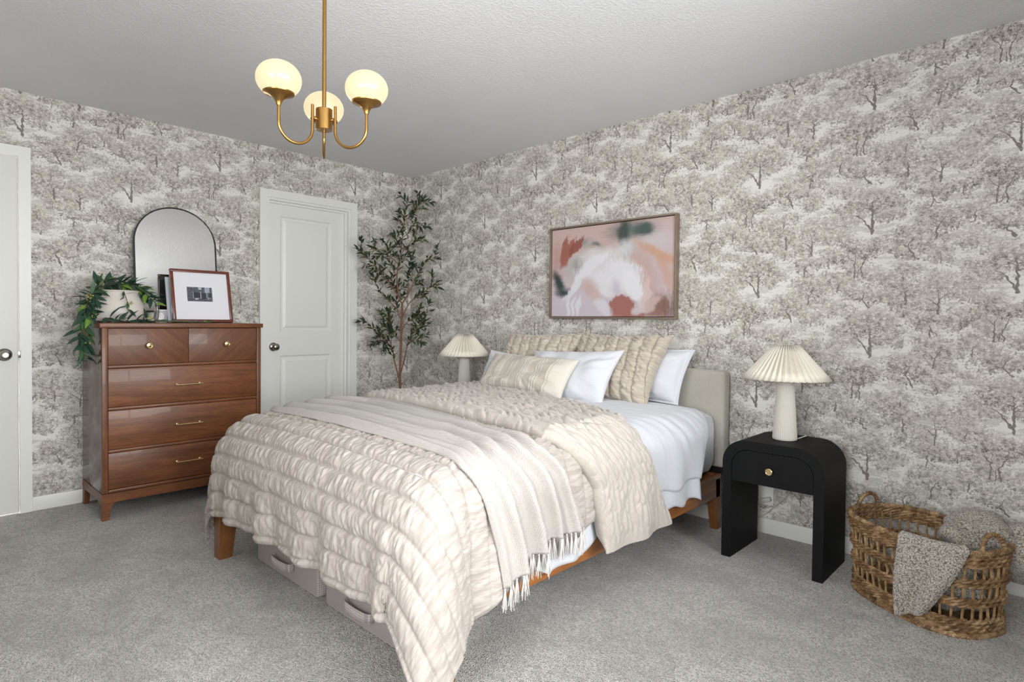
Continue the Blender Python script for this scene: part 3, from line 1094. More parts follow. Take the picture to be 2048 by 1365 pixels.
for ch_, uu, zz, sz in (('D', -.004, .050, .011), ('A', .006, .046, .011), ('P', -.009, .040, .009), ('T', -.004, .033, .009), ('S', .008, .033, .009)):
    rr = .0352 + .003 * zz / .078 + .0012
    th = la + uu / rr
    B = Matrix(((-math.sin(th), 0, math.cos(th), rr * math.cos(th)), (math.cos(th), 0, math.sin(th), rr * math.sin(th)), (0, 1, 0, zz), (0, 0, 0, 1)))
    glyph(ch_, sz, B, M['ink'], 'letter', lab_)

# low white jar
va = empty('round_jar', (0.245, -2.352, DT))
tag(va, 'squat off-white pottery jar wrapped by the leafy garland', 'jar')
MB().lathe([(0, 0), (.095, 0), (.125, .012), (.142, .045), (.146, .075), (.136, .118), (.118, .15), (.106, .168), (.108, .18), (.116, .19), (.112, .193), (.1, .185), (.098, .165), (.125, .11), (.13, .06), (.1, .015), (0, .012)], (0, 0, .0005), 48).obj('body', M['pottery'], va)
for s in (-1, 1):
    pts = [Vector((0, s * (.118 + .03 * math.sin(k * PI / 10)), .162 - .05 * k / 10)) for k in range(11)]
    MB().tube(pts, .009, 10).obj('handle', M['pottery'], va)


# ------------------------------------------------------------------ leaves
def leaf_mesh(name, L, Wd, mat, fold=0.25, curl=0.15, n=5):
    """one leaf along +x, 20 triangles, slightly folded along its midrib"""
    b = bmesh.new()
    rows_ = []
    for i in range(n + 1):
        s = i / n
        wd = Wd / 2 * (math.sin(PI * min(1, s * 1.02) ** 0.8) if 0 < i < n else 0)
        z = -curl * L * s * s
        if wd <= 1e-6:
            rows_.append([b.verts.new((s * L, 0, z))])
        else:
            rows_.append([b.verts.new((s * L, -wd, z + fold * wd)), b.verts.new((s * L, 0, z)), b.verts.new((s * L, wd, z + fold * wd))])
    for i in range(n):
        p, q = rows_[i], rows_[i + 1]
        if len(p) == 1 and len(q) == 3:
            b.faces.new((p[0], q[0], q[1]))
            b.faces.new((p[0], q[1], q[2]))
        elif len(p) == 3 and len(q) == 1:
            b.faces.new((p[0], q[0], p[1]))
            b.faces.new((p[1], q[0], p[2]))
        else:
            b.faces.new((p[0], q[0], q[1], p[1]))
            b.faces.new((p[1], q[1], q[2], p[2]))
    me = bpy.data.meshes.new(name)
    b.to_mesh(me)
    b.free()
    me.polygons.foreach_set('use_smooth', [True] * len(me.polygons))
    me.materials.append(mat)
    return me


def leaf_mat(name, c1, c2, rough=0.5):
    t = NT(name)
    v = t.obj()
    n1 = t.noise(v, 60, 3)
    s = t.n('ShaderNodeSeparateXYZ', Vector=v)
    rib = t.ma('SUBTRACT', 1.0, t.step(t.ma('ABSOLUTE', s.outputs[1]), 0.0002, 0.0012))
    c = t.mix(n1, c1, c2)
    c = t.mix(t.ma('MULTIPLY', rib, 0.35), c, tuple(min(1, x * 2.2) for x in c2[:3]) + (1,))
    return t.bsdf(c, rough, spec=0.4)


def orient(p, d, up, roll=0.0):
    d = d.normalized()
    s = up.cross(d)
    if s.length < 1e-4:
        s = d.orthogonal()
    s.normalize()
    z = d.cross(s)
    Mx = Matrix((d, s, z)).transposed().to_4x4()
    return Matrix.Translation(p) @ Mx @ Matrix.Rotation(roll, 4, 'X')


def resample(pts, step):
    pts = [Vector(p) for p in pts]
    # Catmull-Rom then even spacing
    dense = []
    for i in range(len(pts) - 1):
        p0, p1, p2, p3 = pts[max(i - 1, 0)], pts[i], pts[i + 1], pts[min(i + 2, len(pts) - 1)]
        for k in range(12):
            t_ = k / 12
            dense.append(0.5 * ((2 * p1) + (p2 - p0) * t_ + (2 * p0 - 5 * p1 + 4 * p2 - p3) * t_ * t_ + (3 * p1 - p0 - 3 * p2 + p3) * t_ ** 3))
    dense.append(pts[-1])
    out, acc = [dense[0]], 0
    for a, c in zip(dense, dense[1:]):
        acc += (c - a).length
        if acc >= step:
            out.append(c)
            acc = 0
    if (out[-1] - dense[-1]).length > 1e-5:
        out.append(dense[-1])
    return out


# garland of leaves round the jar, over the dresser edge and along its top
ga = empty('leaf_garland', (0.245, -2.352, DT))
tag(ga, 'green leafy garland ringing the jar and trailing over the dresser side', 'garland')
LG = [leaf_mat('garland_leaf_dark', srgb(26, 48, 40), srgb(52, 84, 66)), leaf_mat('garland_leaf_mid', srgb(38, 66, 42), srgb(78, 112, 68)),
      leaf_mat('garland_leaf_fresh', srgb(70, 104, 40), srgb(132, 164, 70))]
LGm = [leaf_mesh('leaf', .078, .022, LG[0]), leaf_mesh('leaf', .070, .021, LG[0], .3, .25), leaf_mesh('leaf', .075, .022, LG[1], .2, .2), leaf_mesh('leaf', .064, .024, LG[2], .2, .3)]
M['stem'] = plain('green_brown_stem', srgb(84, 88, 48), 0.7, noise=0.2)
J = Vector((0.245, -2.352, DT))
paths = []
ring = []
for k in range(17):
    a = math.radians(215 - 260 * k / 16)       # over the top of the jar as seen from the room
    ring.append(J + Vector((0.04 + .03 * math.sin(k * 1.3), .17 * math.cos(a), .085 + .15 * math.sin(a) + .01 * math.sin(k * 2.1))))
for k, p in enumerate(ring):
    p.x = 0.245 + 0.145 * (1 - abs(math.sin(math.radians(215 - 260 * k / 16))) * .75)
    p.z = max(p.z, DT + .02)
paths.append((ring, 1.0))
paths.append(([p + Vector((-.05, .01 * math.sin(k), .02)) for k, p in enumerate(ring[2:13])], .9))
paths.append(([J + Vector((.13, -.13, .14)), J + Vector((.15, -.165, .06)), J + Vector((.165, -.185, -.02)), J + Vector((.18, -.20, -.10)), J + Vector((.19, -.205, -.16)), J + Vector((.2, -.195, -.20))], 1.0))
paths.append(([J + Vector((.10, -.14, .16)), J + Vector((.13, -.18, .10)), J + Vector((.15, -.2, .02)), J + Vector((.17, -.215, -.07)), J + Vector((.18, -.22, -.13))], .9))
paths.append(([J + Vector((.13, -.09, .03)), J + Vector((.18, -.02, .012)), J + Vector((.19, .08, .012)), J + Vector((.18, .16, .02)), J + Vector((.14, .18, .08))], .95))
paths.append(([J + Vector((.19, .12, .012)), J + Vector((.21, .24, .010)), J + Vector((.215, .36, .008)), J + Vector((.22, .46, .008))], .55))
paths.append(([J + Vector((.135, 0.0, .185)), J + Vector((.165, .01, .12)), J + Vector((.165, .015, .06))], .5))
paths.append(([J + Vector((.02, -.12, .2)), J + Vector((.0, -.03, .225)), J + Vector((.0, .06, .225)), J + Vector((.03, .13, .19))], .9))
for pi_, (pt, dens) in enumerate(paths):
    pp = resample(pt, 0.0078 / dens)
    MB().tube([p - ga.location for p in pp], .0022, 6).obj('stem', M['stem'], ga)
    for i, p in enumerate(pp[:-1]):
        dvec = (pp[i + 1] - p).normalized()
        side = dvec.orthogonal().normalized()
        side.rotate(Matrix.Rotation(i * 2.4 + rnd.random(), 3, dvec))
        ld = (dvec * rnd.uniform(.25, .8) + side * rnd.uniform(.6, 1.0) + Vector((rnd.uniform(-.1, .5), 0, rnd.uniform(-.25, .35)))).normalized()
        if pi_ == 5:
            ld.z = abs(ld.z) * .1 + .03
            ld.x = -abs(ld.x) * .5
        if p.z + ld.z * .075 < DT + .006 and p.y > -2.47:
            ld.z = max(ld.z, (DT + .008 - p.z) / .075)
        if p.y < -2.47:
            ld.z -= .35
        base_ = p - J
        tgt = base_ + ld.normalized() * .05
        if math.hypot(tgt.x, tgt.y) < .145 and -.01 < tgt.z < .15:      # keep the leaves outside the jar
            ld.x += .9
        tip = p + ld.normalized() * .085
        if pi_ != 5 and max(tip.y, p.y) > -2.195 and min(tip.z, p.z) < DT + .10:      # leave room for the candle
            continue
        wts = rnd.random()
        me = LGm[0] if wts < .42 else LGm[1] if wts < .7 else LGm[2] if wts < .88 else LGm[3]
        o = bpy.data.objects.new('leaf', me)
        COL.objects.link(o)
        o.parent = ga
        sc_ = rnd.uniform(.9, 1.3) * (.7 if pi_ in (5, 6) else 1)
        o.matrix_local = orient(p - ga.location, ld, Vector((0.5, 0, 1)), rnd.uniform(-.6, .6)) @ Matrix.Scale(sc_, 4)
M['berry'] = plain('yellow_green_buds', srgb(188, 182, 92), 0.5, noise=0.2)
for c in ((.16, .13, .02), (.17, -.15, .03), (.165, .02, .1), (.12, -.16, .13), (.2, -.2, -.13)):
    b = MB()
    for k in range(9):
        q = Vector(c) + Vector((rnd.uniform(-.012, .018), rnd.uniform(-.02, .02), rnd.uniform(0, .03)))
        bmesh.ops.create_icosphere(b.bm, subdivisions=1, radius=.004, matrix=Matrix.Translation(q))
    b.obj('bud_cluster', M['berry'], ga)
# ================================================================== painting
pw0, pw1, pz0, pz1 = 1.692, 2.680, 1.166, 1.806
pa = empty('abstract_painting', ((pw0 + pw1) / 2, 0, pz0))
tag(pa, 'framed abstract painting in blush, white and dark green above the bed', 'painting')
M['pframe'] = plain('champagne_frame', srgb(152, 134, 118), 0.35, 0.55, noise=0.08)
M['pframe_in'] = plain('dark_frame_gap', srgb(46, 32, 26), 0.6, noise=0.1)
cx_, w_, h_ = (pw0 + pw1) / 2, pw1 - pw0, pz1 - pz0
fw = 0.011
for a, c in (((-w_ / 2, 0), (w_ / 2, fw)), ((-w_ / 2, h_ - fw), (w_ / 2, h_)), ((-w_ / 2, fw), (-w_ / 2 + fw, h_ - fw)), ((w_ / 2 - fw, fw), (w_ / 2, h_ - fw))):
    MB().bx((a[0], -.045, a[1]), (c[0], -.002, c[1]), .0015).obj('frame_side', M['pframe'], pa)
MB().bx((-w_ / 2 + fw, -.022, fw), (w_ / 2 - fw, -.004, h_ - fw)).obj('backing', M['pframe_in'], pa, smooth=0)


def mk_painting():
    t = NT('abstract_paint')
    v = t.obj()
    s = t.n('ShaderNodeSeparateXYZ', Vector=v)
    W2, H2 = w_ - .03, h_ - .03
    u = t.ma('MULTIPLY_ADD', s.outputs[0], 1 / W2, 0.5)
    z = t.ma('MULTIPLY', s.outputs[2], 1 / H2)
    p = t.n('ShaderNodeCombineXYZ', X=u, Y=z).outputs[0]
    wob = t.n('ShaderNodeTexNoise', Vector=p, Scale=5.0, Detail=3.0).outputs['Color']
    pw = t.vm('ADD', p, t.vm('MULTIPLY', t.vm('SUBTRACT', wob, (.5, .5, .5)), (.12, .14, 0)))
    brush = t.noise(t.map(p, (3, 22, 1), (0, 0, 0.6)), 3.0, 4, 0.65)
    brush2 = t.noise(t.map(p, (22, 3, 1), (0, 0, 0.4)), 3.0, 4, 0.65)
    c = t.mix(t.step(z, 0.1, 0.9), srgb(203, 194, 205), srgb(200, 168, 162))
    c = t.mix(t.ma('MULTIPLY', t.step(brush, .3, .7), .4), c, srgb(212, 196, 196))

    def blob(c, cx, cz, rx, rz, rot, col, soft=0.5, amt=1.0, br=None, brk=0.0):
        q = t.map(t.vm('SUBTRACT', pw, (cx, cz, 0)), (1, 1, 1), (0, 0, -rot))
        d = t.vm('LENGTH', t.vm('MULTIPLY', q, (1 / rx, 1 / rz, 0)))
        if br is not None:
            d = t.ma('ADD', d, t.ma('MULTIPLY', t.ma('SUBTRACT', br, .5), brk))
        f = t.ma('MULTIPLY', t.ma('SUBTRACT', 1.0, t.step(d, 1.0 - soft, 1.0 + soft * .4)), amt)
        return t.mix(f, c, col)
    strokes = [
        (.05, .66, .07, .26, 0, (184, 140, 130), .9, .6, None, 0), (.87, .80, .16, .2, .2, (206, 196, 200), .9, .9, brush, .5),
        (.88, .66, .05, .26, .85, (204, 160, 132), .6, .85, brush2, .6), (.95, .45, .06, .3, .2, (202, 158, 136), .8, .7, brush2, .6),
        (.80, .42, .10, .40, .25, (196, 164, 156), .7, .75, brush2, .8), (.93, .11, .11, .17, 0, (122, 82, 64), .8, .9, brush2, 1.4),
        (.85, .04, .08, .05, .2, (150, 104, 88), .8, .8, brush, 1.0), (.20, .60, .11, .18, -.3, (184, 180, 178), .9, .9, brush, .7),
        (.27, .64, .07, .10, -.5, (108, 108, 108), .9, .9, brush, .6), (.33, .84, .14, .06, -.3, (172, 166, 162), .9, .8, brush, .5),
        (.40, .83, .035, .025, 0, (98, 104, 104), .9, .8, None, 0), (.30, .86, .04, .03, .3, (140, 138, 136), .9, .7, None, 0),
        (.115, .77, .038, .19, -.12, (158, 96, 82), .25, .95, brush2, .9), (.165, .77, .036, .17, -.3, (164, 100, 84), .25, .95, brush2, .9),
        (.215, .81, .04, .13, -.6, (146, 84, 72), .25, .95, brush2, .9), (.06, .42, .05, .17, .25, (54, 70, 68), .7, 1.0, brush, .3),
        (.11, .30, .07, .07, .8, (58, 74, 72), .8, 1.0, brush, .4), (.68, .93, .20, .11, 0, (100, 114, 110), .9, .95, brush, .5),
        (.635, .86, .06, .25, 0, (66, 76, 72), .6, .95, brush2, .5), (.645, .74, .03, .1, .1, (92, 88, 82), .8, .85, brush2, .6),
        (.78, .93, .075, .075, 0, (72, 90, 86), .6, .95, brush, .4), (.70, .73, .03, .08, 0, (150, 140, 140), .9, .7, brush2, .6),
        (.44, .72, .24, .08, .12, (216, 212, 210), .6, .9, brush, 1.0), (.64, .74, .10, .12, -.3, (214, 212, 212), .7, .9, brush2, .8),
        (.46, .53, .26, .20, -.2, (222, 219, 222), .6, .92, brush2, 1.0), (.62, .46, .15, .24, .35, (228, 226, 231), .45, .95, brush2, 1.0),
        (.70, .34, .07, .20, .3, (232, 231, 236), .35, .95, brush2, .9), (.48, .36, .08, .20, .5, (228, 226, 231), .4, .9, brush2, 1.1),
        (.36, .60, .06, .2, -.7, (230, 228, 233), .4, .85, brush2, 1.1), (.24, .42, .035, .28, -.5, (228, 226, 232), .4, .9, brush2, 1.2),
        (.36, .34, .08, .14, .4, (204, 172, 164), .8, .85, brush2, .7), (.40, .27, .06, .08, .2, (210, 184, 182), .8, .7, brush2, .6),
        (.56, .30, .05, .12, .1, (204, 194, 204), .8, .9, brush2, .5), (.615, .12, .12, .13, 0, (164, 102, 92), .22, .95, brush2, .8),
        (.55, .03, .07, .05, 0, (178, 120, 112), .4, .9, brush2, .8), (.74, .03, .06, .05, 0, (172, 112, 102), .3, .9, brush2, .8),
        (.46, .13, .06, .12, .6, (220, 214, 222), .4, .9, brush2, .9), (.80, .26, .04, .20, -.1, (216, 196, 192), .4, .9, brush2, 1.0),
        (.84, .14, .05, .10, -.5, (206, 180, 174), .4, .85, brush2, 1.0), (.74, .09, .05, .05, .5, (210, 196, 200), .4, .85, brush2, .8)]
    for cx, cz, rx, rz, ro, col, so, am, bb_, bk_ in strokes:
        c = blob(c, cx, cz, rx, rz, ro, srgb(*col), so, am, bb_, bk_)
    for k in range(3):
        c = blob(c, .155 + .045 * k, .13, .02, .13, -.06, srgb(230, 228, 235), .6, .8)
    h = t.ma('ADD', t.ma('MULTIPLY', brush, .6), brush2)
    return t.bsdf(c, 0.5, normal=t.bump(h, 0.25, 0.003))


MB().bx((-w_ / 2 + .015, -.034, .015), (w_ / 2 - .015, -.0225, h_ - .015), .001).obj('canvas', mk_painting(), pa, smooth=0)

# ================================================================== nightstands and lamps
NX0, NX1, NY0, NY1, NZ = 3.180, 3.642, -0.475, -0.132, 0.582


def nightstand(xc, label):
    w2 = (NX1 - NX0) / 2
    ns = empty('nightstand', (xc, (NY0 + NY1) / 2, 0))
    tag(ns, label, 'nightstand', 'nightstands beside the bed')
    hy = (NY1 - NY0) / 2
    n, R, T = 12, 0.115, 0.044

    def archp(hw, h, r, z0=0.0):
        pts = [(-hw, z0)]
        pts += [(-hw + r - r * math.cos(k * PI / 2 / n), h - r + r * math.sin(k * PI / 2 / n)) for k in range(n + 1)]
        pts += [(hw - r + r * math.sin(k * PI / 2 / n), h - r + r * math.cos(k * PI / 2 / n)) for k in range(n + 1)]
        pts += [(hw, z0)]
        return pts
    o_ = archp(w2, NZ, R)
    i_ = archp(w2 - T, NZ - T, R - T + .01)
    b = MB()
    m = len(o_)
    V = []
    for y_, pl in ((-hy, o_), (hy, o_), (hy, i_), (-hy, i_)):
        V.append([b.bm.verts.new((p[0], y_, p[1])) for p in pl])
    for a in range(4):
        for j in range(m - 1):
            b.bm.faces.new([V[a][j], V[a][j + 1], V[(a + 1) % 4][j + 1], V[(a + 1) % 4][j]])
    for j in (0, m - 1):
        b.bm.faces.new([V[a][j] for a in range(4)])
    b.obj('arch_body', M['blackoak'], ns)
    dp = archp(w2 - T - .0025, NZ - T - .0025, R - T + .008, 0.381)
    d_ = MB().prism(dp, 'y', -hy + .001, -hy + .018).obj('drawer', M['blackoak'], ns)
    MB().bx((-w2 + T, -hy + .018, .381), (w2 - T, hy - .01, .388)).obj('drawer_floor', M['blackoak'], ns)
    MB().bx((-w2 + T, hy - .02, .388), (w2 - T, hy - .01, NZ - T)).obj('back_panel', M['blackoak'], ns)
    b = MB()
    b.lathe([(.006, 0), (.006, .012), (.015, .016), (.0165, .02), (.0165, .026), (.0135, .0285), (.012, .027), (0, .027)], (0, -hy + .001, .456), 28, Matrix.Rotation(PI / 2, 4, 'X'))
    b.obj('knob', M['gold'], d_)
    return ns


M['shade'] = plain('ivory_pleated_paper', srgb(226, 219, 206), 0.8, noise=0.03)
t = NT('speckled_ribbed_ceramic')
v = t.obj()
sp = t.step(t.noise(v, 420, 2), .62, .7)
M['lampbase'] = t.bsdf(t.mix(t.ma('MULTIPLY', sp, .5), srgb(214, 209, 201), srgb(150, 142, 132)), 0.7, normal=t.bump(t.noise(v, 200, 2), .1, .002))
M['cord'] = plain('white_cord', srgb(206, 204, 198), 0.5, noise=0.02)


def table_lamp(x, y, label, cord):
    lp = empty('table_lamp', (x, y, NZ))
    tag(lp, label, 'lamp', 'table lamps with pleated shades')
    ribs = 44
    b = MB()
    prof = [(0, 0), (.052, 0), (.0555, .003), (.056, .012)] + [(.056 - .019 * k / 12, .012 + .285 * k / 12) for k in range(1, 13)] + [(.03, .302), (0, .302)]
    b.lathe(prof, (0, 0, .0005), ribs * 6, rfun=lambda a, z: 1 - .035 * (abs(math.sin(a * ribs / 2)) ** 3) * (1 if .004 < z < .3 else 0))
    b.obj('ceramic_base', M['lampbase'], lp, smooth=60)
    b = MB()
    n = 42
    P = []
    for k in range(2 * n):
        a = 2 * PI * k / (2 * n)
        s = 1 if k % 2 else -1
        row = []
        for i in range(5):
            f = i / 4
            r = .052 + (.187 - .052) * f + s * (.0055 + .008 * f)
            row.append((r * math.cos(a), r * math.sin(a), .462 - .166 * f))
        P.append(row)
    b.grid(P, closed_u=True)
    sh = b.obj('shade', M['shade'], lp, smooth=20)
    solid(sh, .0012, 0)
    MB().lathe([(.0465, .454), (.049, .454), (.049, .4585), (.0465, .4585)], (0, 0, 0), 40, cap=False).obj('shade_ring', M['shade'], sh)
    MB().tube([(0, 0, .30), (0, 0, .4)], .008, 10).obj('neck', M['brass'], lp)
    if cord:
        rel = Vector((x, y, NZ))
        pts = [(x + .05, y + .035, NZ + .006), (x + .075, y + .06, NZ + .018), (x + .06, y + .12, NZ + .008), (x + .03, -.125, NZ + .006), (x + .01, -.105, NZ - .05), (x - .03, -.06, .40), (3.345, -.03, .25), (3.27, -.022, .16), (3.215, -.02, .10), (3.17, -.03, .07), (3.10, -.06, .012)]
        MB().tube([p - rel for p in resample(pts, .012)], .0024, 8).obj('cord', M['cord'], lp)
    return lp


nightstand((NX0 + NX1) / 2, 'black arched nightstand with one drawer next to the woven basket')
nightstand(1.055, 'black arched nightstand hidden behind the bed near the olive tree')
table_lamp(3.412, -0.30, 'ribbed ceramic lamp with pleated shade beside the headboard, near the woven basket', True)
table_lamp(1.045, -0.27, 'ribbed ceramic lamp with pleated shade near the olive tree', False)
ad = empty('power_adapter', (3.21, 0, .165))
tag(ad, 'white power adapter and flex on the wall behind the black nightstand', 'adapter')
MB().box((.012, -.02, .02), (.06, .03, .022), .005, Matrix.Rotation(-.35, 3, 'Y')).obj('plug_body', M['cord'], ad)
MB().tube(resample([(-.018, -.02, .008), (-.045, -.02, -.03), (-.055, -.022, -.09), (-.06, -.03, -.15)], .01), .002, 8).obj('cord', M['cord'], ad)
MB().bx((-.03, -.008, -.01), (.05, -.001, .10), .003).obj('socket_plate', M['trim'], ad)

# ================================================================== olive tree
TX, TY = 0.36, -0.37
tr = empty('olive_tree', (TX, TY, 0))
tag(tr, 'tall slender artificial olive tree in the corner beside the door', 'plant')
M['bark'] = plain('olive_bark', srgb(122, 88, 68), 0.85, noise=0.3, nscale=60, bump=0.5)
M['soil'] = plain('dark_soil', srgb(52, 44, 38), 0.95, noise=0.3, nscale=80, bump=0.6)
M['pot'] = plain('white_planter', srgb(214, 210, 204), 0.6, noise=0.03)
MB().lathe([(0, 0), (.11, 0), (.12, .01), (.14, .26), (.144, .28), (.132, .28), (.125, .24), (0, .24)], (0, 0, .001), 40).obj('planter', M['pot'], tr)
MB().lathe([(0, .236), (.125, .24), (.0, .25)], (0, 0, .002), 30).obj('soil', M['soil'], tr)
PXM = 241.0


def tp(u, v, d=0.0):
    """point of the tree: u across, v down, both in steps of 1/241 m in an upright plane through the trunk; d metres behind that plane"""
    r_ = (u - 800) / PXM
    return Rv * r_ + Fv * d + Vector((0, 0, 1.147 + (644 - v) / PXM))


br = [
    # trunk, leaders: (points, start radius, end radius, leafy from fraction)
    ([(800, 860, 0), (800, 782, 0), (799, 758, 0), (801, 700, 0), (802, 650, 0), (803, 612, 0)], .012, .009, 2),
    ([(803, 612, 0), (797, 600, .0), (793, 560, -.02), (799, 520, -.02), (804, 470, 0), (808, 430, 0), (812, 408, 0)], .007, .0025, .35),
    ([(803, 612, 0), (815, 590, .02), (828, 560, .05), (838, 541, .05), (850, 524, .06), (868, 520, .04)], .007, .002, .4),
    ([(800, 770, 0), (791, 730, -.04), (786, 703, -.06), (775, 688, -.08), (760, 672, -.08), (742, 655, -.1), (735, 648, -.1)], .006, .002, .3),
    ([(788, 712, -.05), (783, 690, -.04), (784, 668, .0), (779, 650, .02), (772, 628, .03)], .004, .002, .25),
    ([(801, 752, 0), (812, 715, -.05), (818, 692, -.08), (826, 672, -.1), (838, 660, -.12), (848, 645, -.12)], .006, .002, .4),
    ([(818, 690, -.08), (835, 682, -.1), (845, 688, -.12)], .003, .0015, .2),
    ([(802, 668, 0), (812, 652, -.03), (828, 640, -.06), (846, 634, -.08), (860, 628, -.08)], .004, .0015, .35),
    ([(802, 645, 0), (792, 625, .03), (790, 600, .04), (794, 570, .05)], .004, .0015, .3),
    ([(796, 628, .02), (780, 608, -.04), (766, 595, -.06), (756, 580, -.06), (748, 560, -.06)], .004, .0015, .3),
    ([(797, 600, 0), (778, 570, -.06), (762, 548, -.08), (745, 530, -.1), (722, 509, -.1)], .005, .0015, .35),
    ([(803, 640, 0), (818, 614, -.06), (834, 600, -.1), (852, 588, -.12), (874, 572, -.12)], .005, .0015, .4),
    ([(793, 560, -.02), (784, 540, -.05), (776, 518, -.06), (780, 498, -.05)], .004, .0015, .3),
    ([(797, 535, -.02), (782, 520, -.08), (764, 512, -.1), (750, 505, -.1)], .004, .0015, .35),
    ([(803, 480, 0), (820, 468, -.03), (830, 450, -.04), (838, 462, -.04)], .003, .0015, .25),
    ([(808, 445, 0), (822, 432, .02), (832, 418, .02), (842, 404, .02)], .003, .0015, .2),
    ([(806, 455, 0), (797, 450, .03), (790, 445, .03)], .003, .0015, .2),
    ([(800, 515, 0), (812, 500, -.04), (826, 494, -.06), (836, 484, -.05)], .003, .0015, .25),
    ([(800, 500, 0), (790, 486, .03), (787, 474, .02)], .003, .0015, .2),
    ([(815, 590, .02), (812, 560, .06), (815, 535, .05), (822, 515, .04)], .004, .0015, .3),
    ([(800, 690, 0), (790, 680, .06), (778, 672, .08), (768, 660, .08)], .003, .0015, .3),
    ([(812, 652, -.03), (822, 655, .03), (836, 662, .05), (850, 655, .06)], .003, .0015, .3),
    ([(793, 585, -.02), (785, 575, .05), (776, 562, .06)], .003, .0015, .3),
    ([(786, 700, -.05), (776, 684, .0), (764, 690, .02), (752, 684, .02)], .003, .0015, .3),
]
OL = [leaf_mat('olive_leaf_dark', srgb(34, 46, 32), srgb(66, 80, 54), .55), leaf_mat('olive_leaf_mid', srgb(58, 70, 48), srgb(98, 110, 78), .55), leaf_mat('olive_leaf_pale', srgb(92, 102, 78), srgb(132, 142, 112), .6)]
OLm = [leaf_mesh('leaf', .070, .023, OL[0], .25, .2), leaf_mesh('leaf', .066, .021, OL[0], .2, .1), leaf_mesh('leaf', .068, .024, OL[1], .25, .25), leaf_mesh('leaf', .060, .021, OL[2], .2, .15)]
M['olive'] = plain('black_olive', srgb(40, 22, 26), 0.35, noise=0.2)
places = []
tips = []
for pts, r0, r1, lf in list(br):            # short side twigs
    if lf > 1:
        continue
    for k in range(2, len(pts)):
        a, c = pts[k - 1], pts[k]
        for sgn in (-1, 1):
            if rnd.random() < .36:
                continue
            du_, dv_ = c[0] - a[0], c[1] - a[1]
            L_ = math.hypot(du_, dv_) + 1e-6
            q = rnd.uniform(.3, .9)
            sx_, sy_ = a[0] + du_ * q, a[1] + dv_ * q
            w_l = rnd.uniform(12, 22)
            eu = sx_ + (du_ / L_ * .6 - sgn * dv_ / L_ * .8) * w_l
            ev = sy_ + (dv_ / L_ * .6 + sgn * du_ / L_ * .8) * w_l - 4
            br.append(([(sx_, sy_, c[2]), ((sx_ + eu) / 2, (sy_ + ev) / 2 - 1, c[2] + rnd.uniform(-.03, .03)), (eu, ev, c[2] + rnd.uniform(-.07, .07))], .002, .0012, .25))
for pts, r0, r1, lf in br:
    pp = resample([tp(*p) for p in pts], .02)
    m = len(pp)
    o = MB().tube(pp, [r0 + (r1 - r0) * i / max(1, m - 1) for i in range(m)], 8).obj('trunk' if lf > 1 else 'branch', M['bark'], tr)
    if lf > 1:
        continue
    tips.append(pp[-1])
    for i in range(int(m * lf), m):
        dvec = (pp[min(i + 1, m - 1)] - pp[max(i - 1, 0)]).normalized()
        for k in range(2):
            if i < m - 1 and rnd.random() < .08:
                continue
            side = dvec.orthogonal().normalized()
            side.rotate(Matrix.Rotation(i * 1.57 + k * PI + rnd.uniform(-.4, .4), 3, dvec))
            ld = dvec * rnd.uniform(.5, 1.1) + side * rnd.uniform(.5, .9) + Vector((0, 0, rnd.uniform(-.1, .3)))
            if i == m - 1:
                ld = dvec + side * .25
            wts = rnd.random()
            me = OLm[0] if wts < .28 else OLm[1] if wts < .5 else OLm[2] if wts < .8 else OLm[3]
            places.append((pp[i], ld, me, rnd.uniform(.7, 1.05), rnd.uniform(-.8, .8)))
rnd.shuffle(places)
extra = MB()
for i, (p, ld, me, s, ro) in enumerate(places):
    Mx = orient(p, ld, Vector((0, 0, 1)), ro) @ Matrix.Scale(s, 4)
    if i < 300:
        o = bpy.data.objects.new('leaf', me)
        COL.objects.link(o)
        o.parent = tr
        o.matrix_local = Mx
    else:
        vv = [extra.bm.verts.new(Mx @ v_.co) for v_ in me.vertices]
        for f in me.polygons:
            extra.bm.faces.new([vv[k] for k in f.vertices])
if len(places) > 300:
    o = extra.obj('leaf_cluster', OL[0], tr)
    o['kind'] = 'stuff'
for (u, v_) in ((832, 411), (735, 520), (798, 462), (781, 511), (854, 519), (759, 588), (862, 578), (756, 678), (758, 688), (852, 662), (805, 530), (840, 628)):
    b = MB()
    bmesh.ops.create_uvsphere(b.bm, u_segments=10, v_segments=8, radius=.0085, matrix=Matrix.Translation(tp(u, v_, -.06)) @ Matrix.Diagonal((1, 1, 1.25, 1)))
    b.obj('olive', M['olive'], tr)
# ================================================================== bed frame
BX0, BX1, BY0, BY1 = 1.460, 3.014, -2.235, -0.115
be = empty('bed_frame', ((BX0 + BX1) / 2, (BY0 + BY1) / 2, 0))
tag(be, 'honey wood bed frame with tapered legs and a cream upholstered headboard', 'bed')
for xa, xb in ((BX0, BX0 + .028), (BX1 - .028, BX1)):
    put(MB().bx((xa + .004, BY0 + .02, .178), (xb - .004, BY1, .285), .004).obj('side_rail', M['bedwood']), be)
    put(MB().bx((xa - (.0 if xa > 2 else .0), BY0 + .02, .285), (xb + (.0), BY1, .308), .005).obj('rail_cap', M['bedwood']), be)
put(MB().bx((BX0 + .03, BY0 + .03, .235), (BX1 - .03, BY0 + .058, .308), .004).obj('foot_rail', M['bedwood']), be)
put(MB().bx((BX0 + .03, BY1 - .03, .20), (BX1 - .03, BY1, .308), .004).obj('head_rail', M['bedwood']), be)
for k in range(11):
    yy = BY0 + .12 + k * .19
    put(MB().bx((BX0 + .029, yy, .28), (BX1 - .029, yy + .07, .298), .002).obj('slat', M['bedwood']), be)


